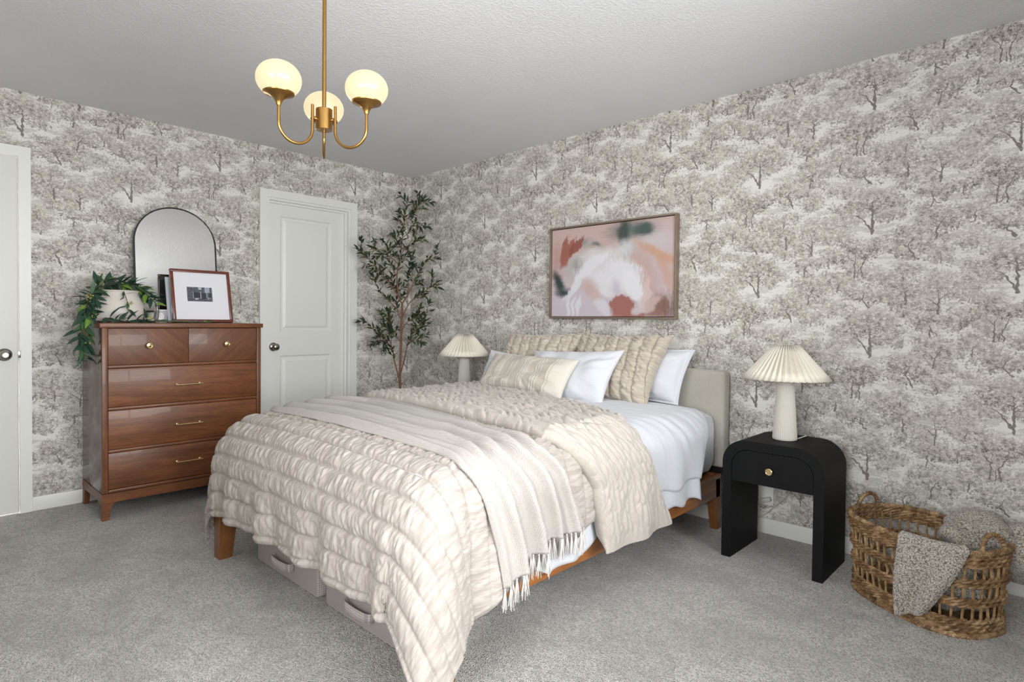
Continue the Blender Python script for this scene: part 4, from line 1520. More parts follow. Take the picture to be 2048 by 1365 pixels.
def leg(x0, x1, y0, y1, ox, oy):
    """tapering square leg; ox,oy: side (-1/+1) that stays upright"""
    tx, ty = .024, .024
    b = MB()
    top = [(x0, y0, .285), (x1, y0, .285), (x1, y1, .285), (x0, y1, .285)]
    bx0, bx1 = (x0, x1 - tx) if ox < 0 else (x0 + tx, x1)
    by0, by1 = (y0, y1 - ty) if oy < 0 else (y0 + ty, y1)
    bot = [(bx0, by0, 0), (bx1, by0, 0), (bx1, by1, 0), (bx0, by1, 0)]
    b.faces(bot + top, [(0, 3, 2, 1), (4, 5, 6, 7), (0, 1, 5, 4), (1, 2, 6, 5), (2, 3, 7, 6), (3, 0, 4, 7)])
    bmesh.ops.bevel(b.bm, geom=list(b.bm.edges), offset=.003, segments=2, affect='EDGES')
    put(b.obj('leg', M['bedwood_v']), be)


leg(BX0 - .001, BX0 + .085, BY0 - .002, BY0 + .085, -1, -1)
leg(BX1 - .072, BX1 + .014, BY0 + .100, BY0 + .187, 1, -1)
leg(BX0 - .001, BX0 + .07, BY1 - .06, BY1 + .012, -1, 1)
leg(BX1 - .07, BX1 - .004, BY1 - .06, BY1 + .012, 1, 1)
M['headboard'] = weave('oatmeal_headboard_linen', srgb(186, 180, 170), srgb(208, 203, 193), 520, 0.9, 0.3)
hb = MB().box(((1.478 + 3.016) / 2, -.058, .605), (3.016 - 1.478, .088, .545), .022, seg=4).obj('headboard', M['headboard'])
put(hb, be)
b = MB()
b.tube(resample([(1.50, -.1035, .445), (2.25, -.104, .443), (2.99, -.1035, .445)], .05), .0025, 6)
b.tube([(2.985, -.1035, .36), (2.985, -.1035, .445)], .0025, 6)
put(b.obj('seam', M['headboard']), be)
put(MB().bx((1.50, -.09, .29), (3.00, -.03, .345)).obj('headboard_slot_shade', M['gap_shade'], smooth=0), be)  # dark block painted as the shade in the slot under the headboard

# ================================================================== storage boxes under the bed
t = NT('checked_grey_fabric')
v = t.obj()
s = t.n('ShaderNodeSeparateXYZ', Vector=v)
lin = None
for ax in range(3):
    fr_ = t.ma('FRACT', t.ma('MULTIPLY', s.outputs[ax], 105.0))
    g = t.ma('SUBTRACT', 1.0, t.step(t.ma('ABSOLUTE', t.ma('SUBTRACT', fr_, .5)), .1, .22))
    lin = g if lin is None else t.ma('MAXIMUM', lin, g)
M['check'] = t.bsdf(t.mix(t.ma('MULTIPLY', lin, .6), srgb(220, 208, 202), srgb(128, 118, 120)), .9, sheen=.2, spec=.15)
for xa, xb, lab in ((1.63, 2.205, 'grey checked fabric storage box under the bed foot nearest the dresser'), (2.268, 2.80, 'grey checked fabric storage box under the bed foot nearest the draped corner')):
    sb = empty('storage_box', ((xa + xb) / 2, -1.70, 0))
    tag(sb, lab, 'storage box')
    hw = (xb - xa) / 2
    MB().bx((-hw, -.405, .001), (hw, -.05, .15), .012).obj('body', M['check'], sb)
    MB().bx((-hw - .003, -.408, .132), (hw + .003, -.047, .156), .008).obj('lid', M['check'], sb)
    pts = [(-.085, -.408, .072), (-.08, -.43, .072), (0, -.436, .07), (.08, -.43, .072), (.085, -.408, .072)]
    P = np.array([[(p[0], p[1], p[2] - .017), (p[0], p[1], p[2] + .017)] for p in [tuple(q) for q in resample(pts, .012)]])
    solid(npgrid('strap_handle', P, M['check'], sb), .004, 0)
    MB().tube([(hw + .003, -.33, .10), (hw + .02, -.34, .07), (hw + .024, -.32, .05), (hw + .003, -.29, .05)], .008, 6).obj('zip_tab', M['check'], sb)

# ================================================================== mattress
MX0, MX1, MY0, MY1, MZ0, MZ1 = 1.487, 2.998, -2.20, -0.112, 0.309, 0.655
M['sheet'] = weave('white_cotton', srgb(206, 207, 214), srgb(222, 223, 229), 700, 0.85, 0.12, mottling=.04)
ma = MB().bx((MX0, MY0, MZ0), (MX1, MY1, MZ1), .075)
mo = ma.obj('mattress', M['sheet'])
tag(mo, 'thick mattress in a white fitted sheet on the wooden bed frame', 'mattress')

# ---- draping: flat cloth coordinates (a across, b towards the head) laid over the mattress
EL, ER, EF = 1.472, 3.012, -2.215      # edges of what the bedding covers
ZT = 0.660


def drape(a, b, off, rx=0.10, ry=0.17, foldR=0.26, foldL=0.12, flare=0.05, wv=1.0, fw=1.0):
    ra, ry_ = rx, ry
    ux_r = a - (ER - ra)
    ux_l = (EL + ra) - a
    side = np.where(ux_r > 0, 1.0, np.where(ux_l > 0, -1.0, 0.0))
    ux = np.maximum(np.maximum(ux_r, ux_l), 0)
    uy = np.maximum((EF + ry_) - b, 0)
    r = np.hypot(ux, uy)
    phi = np.arctan2(uy, ux + 1e-9)
    Req = ra * np.cos(phi) ** 2 + ry_ * np.sin(phi) ** 2 + off
    th = np.minimum(r / Req, PI / 2)
    out = Req * np.sin(th)
    down = Req * (1 - np.cos(th)) + np.maximum(0, r - Req * PI / 2)
    cf = np.sin(2 * phi) ** 2
    fold = np.where(side > 0, foldR, foldL)
    hang = np.maximum(0, down - .08)
    out = out + cf * fold * hang + flare * hang
    down = down * (1 - .06 * cf)
    cx = np.clip(a, EL + ra, ER - ra)
    cy = np.maximum(b, EF + ry_)
    # common ripples of everything that hangs
    rip = sstep(hang, 0.02, 0.36)
    w1 = .010 * (np.sin(b * 16.0 + .6) + .7 * np.sin(b * 29 + 2.0)) * (ux > 0) * (1 - sstep(uy, 0, .1))
    w2 = (.015 * np.sin(a * 21.5 + 1.2) + .010 * np.sin(a * 37 + .4)) * (uy > 0) * (1 - sstep(ux, 0, .12)) * fw
    out = out + wv * rip * (w1 + w2)
    x = cx + side * out * np.cos(phi)
    y = cy - out * np.sin(phi)
    mid = (EL + ER) / 2
    crown = ZT + off - .022 * np.clip(np.abs(cx - mid) / .75, 0, 1) ** 2 - .012 * sstep(-b, 1.6, 2.2)
    z = crown - down
    return np.stack([x, y, z], -1)


def overhang(z_hem, off, rx=0.10):
    """cloth length past the start of the side roll that brings the hem to z_hem"""
    Rq = rx + off
    return (ZT + off - .022 - z_hem) - Rq + Rq * PI / 2


# ---- flat sheet (its hem shows below the throw and by the headboard)
nb, na = 120, 90
bb = np.linspace(-1.92, -0.44, nb)
hem = .215 + .03 * np.sin(bb * 9 + 1) + .02 * np.sin(bb * 23)
hem = np.where(bb < -1.62, .19 + (-1.62 - bb) * .55, hem)
S, B = np.meshgrid(np.linspace(0, 1, na), bb, indexing='ij')
A = 2.2 + S * ((ER - .10 + overhang(hem, .008))[None, :] - 2.2)
P = drape(A, B, .014)
P[..., 0] += .006 * sstep(.5 - P[..., 2], 0, .3) * np.sin(B * 40)
o = solid(npgrid('flat_sheet', P, M['sheet']), .003, 1)
tag(o, 'white flat sheet whose loose hem hangs below the throw and duvet', 'bed sheet')

# ---- white duvet
M['duvet'] = weave('white_crinkle_cotton', srgb(204, 205, 212), srgb(222, 222, 228), 620, 0.85, 0.25, mottling=.05)
nb, na = 150, 150
bb = np.linspace(-1.5, -0.24, nb)
hem = .345 + .012 * np.sin(bb * 14)
S, B0 = np.meshgrid(np.linspace(0, 1, na), bb, indexing='ij')
aL = EL + .10 - .30
A = aL + S * ((ER - .10 + overhang(hem, .03))[None, :] - aL)
ov = np.clip((A - (ER - .1)) / .4, 0, 1)
B = B0 - .20 * ov * sstep(B0, -1.0, -.24)
P = drape(A, B, .024)
N = normals(P)
N *= np.sign(N[..., 2].mean())
wr = (vnoise(A * 3 + B * 2, (B - .8 * A) * 24, 3) - .5) * .012 + (vnoise(A * 6, (B - .5 * A) * 46, 4) - .5) * .006
puff = .012 * np.sin(np.clip((B0 + 1.5) / 1.26, 0, 1) * PI) + .010
edge = np.minimum(1, np.minimum((1 - S) * 9, (bb[-1] - B0) * 8 + .15))
P = P + N * (wr * edge + puff * edge)[..., None]
o = solid(npgrid('duvet', P, M['duvet'], uv=np.stack([A, B], -1)), .014, -1)
o.location.z = .004
tag(o, 'white crinkled cotton duvet turned down below the pillows', 'duvet')

# ---- quilt
def quilt_mat(name, c1, c2, sx=1.0):
    t = NT(name)
    v = t.uv()
    f = t.noise(t.map(v, (70, 9, 1)), 1.0, 3, 0.6)
    g = t.noise(v, 7, 3)
    c = t.mix(t.step(f, .3, .7), c1, c2)
    c = t.mix(t.ma('MULTIPLY', g, .25), c, tuple(min(1, x * 1.08) for x in c2[:3]) + (1,))
    hh = t.noise(t.map(v, (150, 22, 1)), 1.0, 3, 0.6)
    return t.bsdf(c, .6, sheen=.12, spec=.25, normal=t.bump(hh, .5, .006))


M['quilt'] = quilt_mat('champagne_velvet_quilt', srgb(160, 149, 141), srgb(188, 180, 173))
M['quilt_stitch'] = weave('champagne_quilt_reverse', srgb(176, 166, 157), srgb(200, 192, 184), 300, .75, .3, uv=True)
OQ = 0.036
CH = 0.086
qt = empty('quilt', ((EL + ER) / 2, -1.8, .2))
tag(qt, 'champagne velvet quilt with gathered channels draped over the foot of the bed', 'quilt')
na, nb = 560, 250
bmin = EF + .17 - (.17 + OQ) * PI / 2 - .232
bb = np.linspace(bmin, -1.15, nb)
hemz = np.interp(bb, [-2.6, -2.05, -1.9, -1.39, -1.1], [.17, .19, .235, .345, .345])
aR = ER - .10 + overhang(hemz, OQ)
aLq = EL + .10 - overhang(.20, OQ) * np.ones_like(bb) + .05
S, B = np.meshgrid(np.linspace(0, 1, na), bb, indexing='ij')
A = aLq[None, :] + S * (aR - aLq)[None, :]
P = drape(A, B, OQ)
N = normals(P)
N *= np.sign(N[..., 2].mean())
bt = B - bmin - .03                      # channels counted from the foot hem
ci = np.floor(bt / CH)
ft = bt / CH - ci
prof = np.sqrt(np.clip(np.sin(np.pi * np.clip(ft, 0.0, 1.0)), 0, 1))
seam = np.minimum(ft, 1 - ft)
pk = vnoise(A * 48 + ci * 7.3 + ft * 1.6, ci * 3.7 + ft * 1.3 + 40, 11)
pk2 = vnoise(A * 92 + ci * 3.1 - ft * 2.2, ci * 5.1 + ft * 2 + 90, 12)
puck = np.sqrt(np.abs(pk - .5) * 2) * .75 + np.sqrt(np.abs(pk2 - .5) * 2) * .4
right = sstep(A, ER - .02, ER + .12)      # the side drop is smoother
disp = .008 * prof + (.0145 * puck * (1 - .6 * right)) * np.clip(seam * 8, 0.08, 1)
disp += right * .010 * vnoise(A * 9, B * 16, 5)
hemd = np.clip(np.minimum(bt + .03, (1 - S) * (aR - aLq)[None, :]) / .02, 0, 1)
disp *= hemd * .8 + .2
P = P + N * disp[..., None]
P[..., 2] = np.maximum(P[..., 2], .012)
o = solid(npgrid('quilt_top', P, M['quilt'], uv=np.stack([A, B], -1)), .010, -1)
put(o, qt)
# binding along the foot and side hems
# folded-back band of the quilt
t_, nbq, naq = None, 110, 520
OF = 0.084
aR = ER - .10 + overhang(.225, OF)
aLf = EL + .10 - .16
S, T = np.meshgrid(np.linspace(0, 1, naq), np.linspace(0, 1, nbq), indexing='ij')
A = aLf + S * (aR - aLf)
lo = np.interp(A, [1.3, 1.5, 2.34, 2.7, 2.95, 3.1, 3.25, 3.5], [-1.43, -1.45, -1.52, -1.54, -1.575, -1.50, -1.41, -1.36])
hi = np.interp(A, [1.3, 1.5, 1.8, 2.3, 2.8, 3.0, 3.12, 3.25, 3.5], [-.42, -.50, -.78, -.83, -.98, -1.06, -1.04, -.97, -.85])
B = lo + T * (hi - lo)
P = drape(A, B, OF)
N = normals(P)
N *= np.sign(N[..., 2].mean())
# rounded lip towards the foot, thinner towards the head
Bm = (B - lo)
lip = sstep(Bm, 0, .05)
hp = np.clip((hi - B) / .05, 0, 1)
th = (-.046 + .046 * np.sqrt(np.clip(1 - (1 - np.clip(Bm / .045, 0, 1)) ** 2, 0, 1))) + (-.018) * (1 - np.sqrt(hp))
# short staggered gathers
row = np.floor(Bm / .032)
fr2 = Bm / .032 - row
pkk = vnoise(A * 21 + (row % 2) * 2.5 + row * 5.3 + fr2 * .8, row * 3.3 + fr2 * 1.2, 21)
pk3 = vnoise(A * 44 + fr2 * 1.1, row * 4.7 + 60 + fr2, 22)
rightf = sstep(A, ER - .05, ER + .12)
disp = th + (.024 * np.sqrt(np.abs(pkk - .5) * 2) * np.sin(np.pi * np.clip(fr2, 0, 1)) ** .5 + .006 * pk3) * (1 - .45 * rightf)
edg = np.clip((1 - S) * 30, .15, 1)
P = P + N * (disp * edg)[..., None]
o = solid(npgrid('folded_band', P, M['quilt_stitch'], uv=np.stack([A, B], -1)), .026, -1)
put(o, qt)
o['label'] = 'folded-back band of the quilt with short puckered stitches'

# ---- throw
t = NT('cream_woven_throw')
v = t.uv()
sx = t.n('ShaderNodeSeparateXYZ', Vector=v)
h1 = t.ma('SINE', t.ma('MULTIPLY', sx.outputs[0], 2300.0))
h2 = t.ma('SINE', t.ma('MULTIPLY', sx.outputs[1], 1900.0))
nz = t.noise(v, 160, 3)
f = t.ma('MULTIPLY_ADD', h2, .18, t.ma('MULTIPLY_ADD', h1, .12, nz), clamp=True)
M['throw'] = t.bsdf(t.mix(f, srgb(172, 164, 157), srgb(198, 193, 189)), .9, sheen=.15, spec=.15, normal=t.bump(f, .5, .004))
OT = 0.064
thr = empty('throw_blanket', (2.3, -1.75, .3))
tag(thr, 'cream woven throw with tasselled fringe lying across the quilt', 'throw')
na, nt = 260, 120
S, T = np.meshgrid(np.linspace(0, 1, na), np.linspace(0, 1, nt), indexing='ij')
tz = np.linspace(0, 1, nt)
hemT = np.interp(tz, [0, .12, .3, .42, .55, .8, 1], [.275, .30, .345, .345, .37, .365, .375])
aR = (ER - .10 + overhang(hemT, OT))
aL = EL + .10 - .24
A = aL + S * (aR[None, :] - aL)
lo = np.interp(A, [1.3, 1.6, 2.3, 2.86, 3.0, 3.15, 3.3, 3.5], [-1.95, -2.01, -2.02, -2.015, -2.03, -1.99, -1.95, -1.92])
hi = np.interp(A, [1.3, 1.5, 1.83, 2.2, 2.8, 3.02, 3.12, 3.25, 3.5], [-1.58, -1.54, -1.47, -1.55, -1.655, -1.68, -1.60, -1.53, -1.45])
B = lo + T * (hi - lo)
P = drape(A, B, OT)
N = normals(P)
N *= np.sign(N[..., 2].mean())
gather = .55 + .45 * sstep(A, 2.5, 3.1)
k1 = np.abs(np.sin(PI * (T * 4.2 + .35 * np.sin(A * 2.1) + .12 * vnoise(A * 3, T * 3, 31))))
k2 = np.abs(np.sin(PI * (T * 7.5 - .4 * A + .5 * vnoise(A * 2.3, T * 4, 32))))
ridge = .036 * (1 - k1) ** 1.7 + .014 * (1 - k2) ** 2
ends = np.clip(np.minimum(T, 1 - T) * 14, 0, 1)
P = P + N * (ridge * gather * ends + .004 * vnoise(A * 10, T * 20, 33) - .012 * (1 - np.clip(np.minimum(T, 1 - T) * 30, 0, 1)))[..., None]
o = solid(npgrid('cloth', P, M['throw'], uv=np.stack([A, B], -1)), .005, 1)
put(o, thr)
hem_pts = P[-1]
M['fringe'] = plain('cream_cotton_fringe', srgb(208, 204, 199), .9, noise=.05, nscale=80)
NTAS = 30
for k in range(NTAS):
    p = Vector(hem_pts[int((k + .5) / NTAS * (nt - 1))])
    q = Vector(hem_pts[min(nt - 1, int((k + .5) / NTAS * (nt - 1)) + 1)])
    b = MB()
    bmesh.ops.create_icosphere(b.bm, subdivisions=1, radius=.005, matrix=Matrix.Translation(p + Vector((.001, 0, -.004))))
    for j in range(9):
        e = Vector((rnd.uniform(-.002, .008), rnd.uniform(-.014, .014), -rnd.uniform(.062, .088)))
        m_ = Vector((e.x * .3 + .003, e.y * .55, e.z * .45))
        b.tube([p + Vector((.002, 0, -.004)), p + m_, p + e], [.0017, .0015, .0011], 5)
    put(b.obj('tassel', M['fringe']), thr)

# ================================================================== pillows
def pillow(name, W, H, T, corners, mat, label, flange=0.0, pinch=.07, quilted=0, seed=0, n=72, soft=.5, sag=0.0, stripes=False):
    """two-sided cushion; corners = (bottom-left, bottom-right, top-right, top-left) in world space"""
    bl, brr, trr, tl = [np.array(c, float) for c in corners]
    u = np.linspace(-1, 1, n)
    # denser near the seam
    u = np.sin(u * PI / 2)
    U_, V_ = np.meshgrid(u, u, indexing='ij')
    pu = U_ * (1 - pinch * (1 - V_ ** 2) * np.abs(U_) ** 2)
    pv = V_ * (1 - pinch * (1 - U_ ** 2) * np.abs(V_) ** 2)
    s, q = (pu + 1) / 2, (pv + 1) / 2
    C_ = ((1 - s) * (1 - q))[..., None] * bl + (s * (1 - q))[..., None] * brr + (s * q)[..., None] * trr + ((1 - s) * q)[..., None] * tl
    nrm = np.cross(brr - bl, tl - bl)
    nrm /= np.linalg.norm(nrm)
    fu = np.clip((1 - np.abs(U_)) / 1.0 - flange, 0, 1)
    fv = np.clip((1 - np.abs(V_)) / 1.0 - flange, 0, 1)
    uu, vv = 1 - np.minimum(fu / (1 - flange), 1), 1 - np.minimum(fv / (1 - flange), 1)
    hgt = T / 2 * (np.clip(1 - uu ** 2.6, 0, 1) * np.clip(1 - vv ** 2.6, 0, 1)) ** soft
    out = []
    for sgn in (1, -1):
        w_r = (vnoise(U_ * 3 + 5, V_ * 3 + seed, seed) - .5) * .03 * (hgt / (T / 2))
        # gathers running in from the corners
        ang = np.arctan2(V_, U_)
        w_r += (vnoise(ang * 9 + 30, np.hypot(U_, V_) * 1.5, seed + 1) - .5) * .02 * np.clip(hgt / (T / 2), 0, 1) * np.hypot(U_, V_) ** 2
        if quilted:
            ph = (U_ * 1.0 + .10 * V_) * quilted + .5
            fph = ph - np.floor(ph)
            cc = np.floor(ph)
            w_r += .016 * np.sqrt(np.clip(np.sin(np.pi * fph), 0, 1)) - .010
            w_r += .015 * np.abs(vnoise(V_ * 9 + cc * 3.7 + fph * 1.8, cc * 2.3 + fph * 1.4, seed + 3) - .5) * 2 * np.clip(np.minimum(fph, 1 - fph) * 6, .1, 1)
            w_r *= np.clip(hgt / (T * .12), 0, 1)
        if stripes:
            ph = (U_ + 1) / 2 * W
            w_r += sum(.004 * np.exp(-((ph - c_) / .0045) ** 2) for c_ in STR) * np.clip(hgt / (T * .1), 0, 1)
        out.append(C_ + nrm * (sgn * (hgt + w_r * (1 if sgn > 0 else .5)) + sgn * .003)[..., None])
    A_, B_ = out
    uvm = np.stack([(U_ + 1) / 2 * W, (V_ + 1) / 2 * H], -1)
    nv = n * n
    ids = np.arange(nv).reshape(n, n)
    f1 = np.stack([ids[:-1, :-1], ids[1:, :-1], ids[1:, 1:], ids[:-1, 1:]], -1).reshape(-1, 4)
    f2 = f1[:, ::-1] + nv
    ring = np.concatenate([ids[:, 0], ids[-1, 1:], ids[-2::-1, -1], ids[0, -2:0:-1]])
    nr = len(ring)
    f3 = np.stack([ring, ring + nv, np.roll(ring, -1) + nv, np.roll(ring, -1)], -1)
    F_ = np.concatenate([f1, f2, f3])
    P_ = np.concatenate([A_.reshape(-1, 3), B_.reshape(-1, 3)])
    org = P_.mean(0)
    me = bpy.data.meshes.new(name)
    me.from_pydata((P_ - org).tolist(), [], F_.tolist())
    l = me.uv_layers.new(name='UVMap')
    uv2 = np.concatenate([uvm.reshape(-1, 2)] * 2)
    l.data.foreach_set('uv', uv2[F_.reshape(-1)].reshape(-1).astype(np.float32))
    me.polygons.foreach_set('use_smooth', [True] * len(me.polygons))
    me.materials.append(mat)
    o = bpy.data.objects.new(name, me)
    o.location = org
    COL.objects.link(o)
    tag(o, label, 'pillow')
    return o


STR = []
for c_ in (.075, .165, .275, .385, .49):
    STR += [c_ - .018, c_, c_ + .018]
STR += [.575]
t = NT('striped_woven_lumbar')
v = t.uv()
sx = t.n('ShaderNodeSeparateXYZ', Vector=v)
dm = None
for c_ in STR:
    d_ = t.ma('SUBTRACT', 1.0, t.step(t.ma('ABSOLUTE', t.ma('SUBTRACT', sx.outputs[0], c_)), .003, .006))
    dm = d_ if dm is None else t.ma('MAXIMUM', dm, d_)
dm = t.ma('MAXIMUM', dm, t.step(sx.outputs[0], .588, .594))
tw = t.ma('MULTIPLY', t.ma('SINE', t.ma('MULTIPLY', t.ma('ADD', sx.outputs[0], sx.outputs[1]), 900.0)), t.ma('SINE', t.ma('MULTIPLY', t.ma('SUBTRACT', sx.outputs[0], sx.outputs[1]), 900.0)))
nz = t.noise(v, 220, 3)
c0 = t.mix(t.ma('MULTIPLY_ADD', tw, .25, nz, clamp=True), srgb(186, 175, 162), srgb(210, 202, 191))
M['lumbar'] = t.bsdf(t.mix(dm, c0, srgb(218, 211, 200)), .9, sheen=.2, spec=.15, normal=t.bump(t.ma('ADD', t.ma('MULTIPLY', tw, .4), nz), .4, .003))


def sham_mat(name, c1, c2):
    t = NT(name)
    v = t.uv()
    f = t.noise(t.map(v, (9, 60, 1)), 1.0, 3, .6)
    return t.bsdf(t.mix(t.step(f, .3, .7), c1, c2), .6, sheen=.4, spec=.25, normal=t.bump(t.noise(t.map(v, (20, 140, 1)), 1.0, 3), .25, .004))


M['sham'] = sham_mat('champagne_velvet_sham', srgb(174, 161, 145), srgb(200, 189, 175))
M['pcase'] = weave('white_pillow_cotton', srgb(208, 208, 214), srgb(226, 226, 231), 620, .85, .2, uv=True, mottling=.04)

pillow('pillow', .70, .48, .17, ((2.19, -.285, .69), (2.83, -.275, .685), (2.895, -.205, .995), (2.18, -.205, .99)), M['pcase'], 'white flanged pillow leaning on the headboard at the basket side of the bed', flange=.07, seed=5, pinch=.06)
pillow('pillow', .70, .48, .17, ((1.50, -.285, .69), (2.15, -.285, .69), (2.15, -.205, .985), (1.48, -.205, .985)), M['pcase'], 'white flanged bed pillow leaning on the headboard behind the sham near the olive tree', flange=.07, seed=6, pinch=.06)
pillow('pillow_sham', .68, .46, .15, ((2.125, -.44, .688), (2.735, -.45, .672), (2.81, -.29, 1.075), (2.145, -.26, 1.075)), M['sham'], 'champagne quilted pillow sham beside the exposed white pillow, with ribbed diagonal channels', quilted=4.0, seed=8, n=170, pinch=.11)
pillow('pillow_sham', .68, .46, .15, ((1.50, -.42, .69), (2.14, -.42, .69), (2.20, -.27, 1.075), (1.525, -.27, 1.055)), M['sham'], 'champagne quilted pillow sham behind the striped lumbar pillow, nearest the olive tree', quilted=4.0, seed=9, n=170, pinch=.11)
pillow('pillow', .66, .42, .13, ((1.93, -.615, .70), (2.55, -.61, .672), (2.59, -.45, .985), (1.93, -.46, .955)), M['pcase'], 'plump white pillow tucked between the striped lumbar pillow and a quilted sham', seed=12, pinch=.09)
pillow('pillow', .62, .38, .13, ((1.50, -.55, .70), (2.05, -.56, .70), (2.06, -.44, .91), (1.51, -.44, .945)), M['pcase'], 'white pillow almost hidden behind the striped lumbar pillow', seed=14, pinch=.09)
pillow('lumbar_pillow', .69, .33, .13, ((1.655, -.72, .715), (2.365, -.745, .695), (2.375, -.585, .925), (1.68, -.57, .93)), M['lumbar'], 'cream lumbar pillow with raised woven stripes in front of the other pillows', seed=17, pinch=.07, stripes=True, n=150)
# ================================================================== basket
bc = Vector((3.995, -0.39, 0))
ax_ = Vector((.8486, -.5291, 0))
nx_ = Vector((.5291, .8486, 0))
ba = empty('wicker_basket', bc)
tag(ba, 'oval open-weave wicker basket with two looped handles on the carpet', 'basket')
t = NT('water_hyacinth_wicker')
v = t.obj()
n1 = t.noise(v, 26, 3, .6)
n2 = t.noise(t.map(v, (1, 1, 5)), 60, 3, .7)
f = t.ma('MULTIPLY_ADD', n2, .4, t.ma('MULTIPLY', n1, .75))
M['wicker'] = t.bsdf(t.ramp(f, (.34, srgb(58, 40, 28)), (.55, srgb(126, 94, 62)), (.78, srgb(200, 168, 126))), .48, normal=t.bump(n2, .4, .003))
t = NT('straw_stakes')
v = t.obj()
n3 = t.noise(v, 40, 3)
M['straw'] = t.bsdf(t.ramp(n3, (.3, srgb(110, 82, 52)), (.7, srgb(190, 156, 112))), .5)


def se(th, z, grow=0.0):
    """point of the basket wall at angle th (radians) and height z, local to the basket"""
    f = z / .32
    a, b_ = .258 + .022 * f + grow, .178 + .022 * f + grow
    c, s = math.cos(th), math.sin(th)
    e = 2 / 2.6
    return ax_ * (math.copysign(abs(c) ** e, c) * a) + nx_ * (math.copysign(abs(s) ** e, s) * b_) + Vector((0, 0, z))


# even angles along the perimeter
den = [se(2 * PI * k / 1440, .16) for k in range(1440)]
cum = [0.0]
for k in range(1440):
    cum.append(cum[-1] + (den[(k + 1) % 1440] - den[k]).length)
PER = cum[-1]


def ang_at(f):
    return 2 * PI * float(np.interp((f % 1.0) * PER, cum, range(1441))) / 1440


def rope(z, r, turns, phase, name, strands=2, grow=0.0, wav=0.0):
    n_ = 300
    rr = r
    b = MB()
    for s in range(strands):
        pts = []
        for k in range(n_):
            f = k / n_
            p = se(ang_at(f), z, grow)
            q = se(ang_at(f + .004), z, grow)
            d_ = (q - p).normalized()
            o_ = d_.cross(Vector((0, 0, 1)))
            a = 2 * PI * (turns * f + s / strands) + phase
            pts.append(p + (o_ * math.cos(a) + Vector((0, 0, 1)) * math.sin(a)) * rr * .55)
        b.tube(pts, [rr * .66 * (1 + .14 * math.sin(k * .37 + s * 2 + phase)) for k in range(n_)], 6, closed=True)
    return b.obj(name, M['wicker'], ba)


ph = 0
for z in (.012, .028, .044, .060):
    ph += 1.3
    rope(z, .0095, 24, ph, 'woven_row')
for z in (.121, .138, .196, .213):
    ph += 1.7
    rope(z, .009, 24, ph, 'woven_row')
for z in (.270, .286, .302):
    ph += 1.1
    rope(z, .009, 24, ph, 'woven_row')
rope(.320, .0105, 60, .4, 'rim', 3, .002)
rope(.006, .011, 60, .9, 'base_ring', 3, .004)
for k in range(44):
    th = ang_at(k / 44)
    pts = [se(th + .010 * math.sin(i * 2.1 + k), .012 + .30 * i / 6, -.003) for i in range(7)]
    MB().tube(pts, [.0048 + .0008 * math.sin(i * 1.7 + k) for i in range(7)], 6).obj('stake', M['straw'], ba)
# base: woven oval plate
P = [[se(2 * PI * k / 60, .010).lerp(Vector((0, 0, .010)), 1 - i / 6) for k in range(60)] for i in range(7)]
b = MB()
b.grid(P, closed_v=True)
bmesh.ops.remove_doubles(b.bm, verts=b.bm.verts, dist=1e-6)
solid(b.obj('base_plate', M['wicker'], ba), .006, 0)
for th0 in (PI, 0.0):
    c0 = se(th0, .322)
    tang = nx_
    n_ = 60
    pts, rad_ = [], []
    for k in range(n_):
        a = PI * k / (n_ - 1)
        pts.append(c0 + tang * (.056 * math.cos(a)) + Vector((0, 0, -.012 + .072 * math.sin(a))) + ax_ * (-.012 * math.sin(a) * math.cos(th0)))
        rad_.append(.0085 + .0016 * math.sin(k * 1.55))
    MB().tube(pts, rad_, 9).obj('handle', M['wicker'], ba)

# ---- bouclé blanket
t = NT('boucle_grey_white')
v = t.obj()
vo = t.voro(v, 170)
n1 = t.noise(v, 210, 3, .7)
f = t.ma('SUBTRACT', n1, t.ma('MULTIPLY', vo, .5))
M['boucle'] = t.bsdf(t.ramp(f, (.08, srgb(120, 108, 92)), (.28, srgb(200, 191, 178)), (.5, srgb(240, 235, 227))), .95, sheen=.4, spec=.1, normal=t.bump(t.ma('SUBTRACT', n1, vo), .9, .008))
bl = empty('boucle_blanket', bc + Vector((.1, .02, .2)))
tag(bl, 'grey and white boucle blanket stuffed into the basket with one corner over its side', 'blanket')


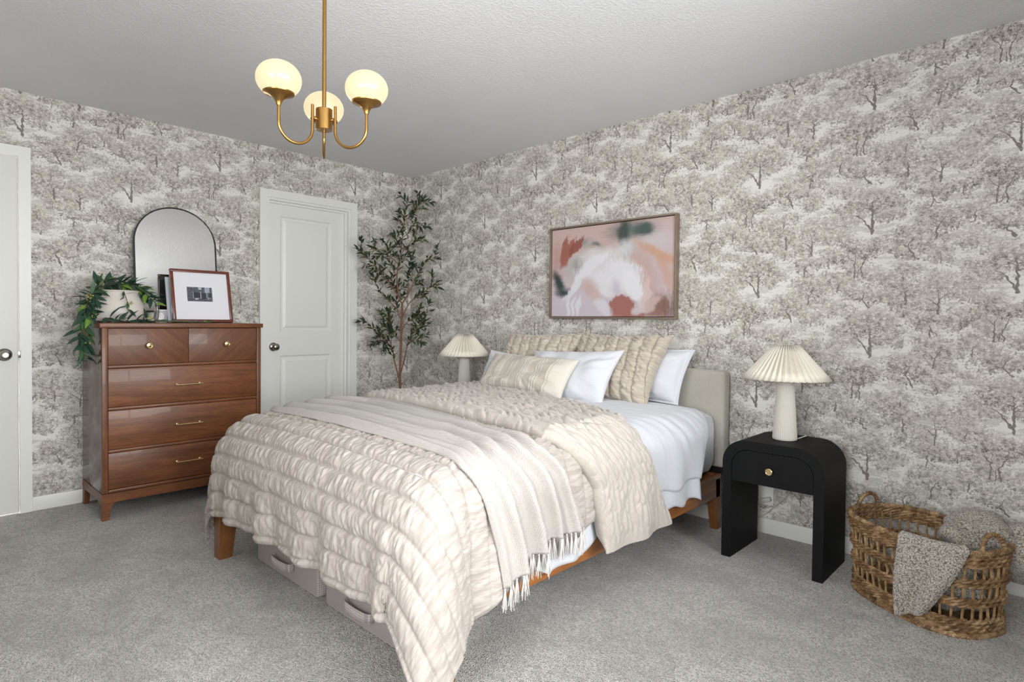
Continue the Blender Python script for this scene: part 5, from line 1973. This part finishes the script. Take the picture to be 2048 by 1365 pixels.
def lump(name, c, rad, rz_, seed, amp, folds, n=110, m=70, flat=None):
    th, ph_ = np.meshgrid(np.linspace(0, 2 * PI, n, endpoint=False), np.linspace(0.001, PI - .001, m), indexing='ij')
    X = np.sin(ph_) * np.cos(th)
    Y = np.sin(ph_) * np.sin(th)
    Z = np.cos(ph_)
    k = 1 + amp * (vnoise(X * 2.2 + 9, Y * 2.2 + Z * 1.7 + 9, seed) - .5) * 2
    k += .05 * np.sin(folds * (X * .8 + Y * .6) + 2.2 * Z + seed) + .012 * (vnoise(X * 40 + 50, Y * 40 + Z * 33 + 50, seed + 1) - .5)
    x, y, z = X * rad[0] * k, Y * rad[1] * k, np.sign(Z) * np.abs(Z) ** .85 * rad[2] * k
    c_, s_ = math.cos(rz_), math.sin(rz_)
    P = np.stack([c[0] + c_ * x - s_ * y, c[1] + s_ * x + c_ * y, c[2] + z], -1)
    if flat is not None:
        P[..., 2] = np.maximum(P[..., 2], flat)
    o = npgrid(name, P, M['boucle'], closed_u=True)
    return put(o, bl)


lump('heap', (4.165, -0.315, .315), (.125, .115, .085), -.5, 3, .18, 7)
lump('spill', (4.315, -0.275, .262), (.165, .115, .108), -.3, 5, .14, 7)
lump('lower_bundle', (4.03, -0.40, .125), (.185, .105, .10), -.56, 8, .2, 8, flat=.02)
# corner hanging over the front
n, m = 70, 90
fs = [k for k in range(n)]
S, T = np.meshgrid(np.linspace(0, 1, n), np.linspace(0, 1, m), indexing='ij')
P = np.zeros((n, m, 3))
thA, thB = math.radians(281), math.radians(334)
for i in range(n):
    for j in range(m):
        s, tt = i / (n - 1), j / (m - 1)
        if tt < .22:                        # from inside the rim up and over
            q = tt / .22
            th = thA + (thB - thA) * s
            p = se(th, .285 + .053 * math.sin(q * PI / 2), -.05 * (1 - q) + .010)
            z_ = p.z + .012 * math.sin(q * PI)
        else:
            q = (tt - .22) / .78
            th = thA + (thB - thA) * (s * (1 - .64 * q ** 1.15)) + .02 * q - .05 * (1 - s) * math.sin(q * 2.2) 
            zb = .335 - (.315 - .05 * s) * q
            p = se(th, max(zb, .0), .022 + .014 * math.sin(s * 9 + q * 1.5) * min(1, q * 2.5) + .01 * q)
            z_ = zb
        P[i, j] = (bc.x + p.x, bc.y + p.y, z_)
P[..., 2] = np.maximum(P[..., 2], .02)
N = normals(P)
P += N * ((vnoise(S * 34, T * 60, 41) - .5) * .005)[..., None]
o = solid(npgrid('hanging_corner', P, M['boucle']), .010, 0)
put(o, bl)
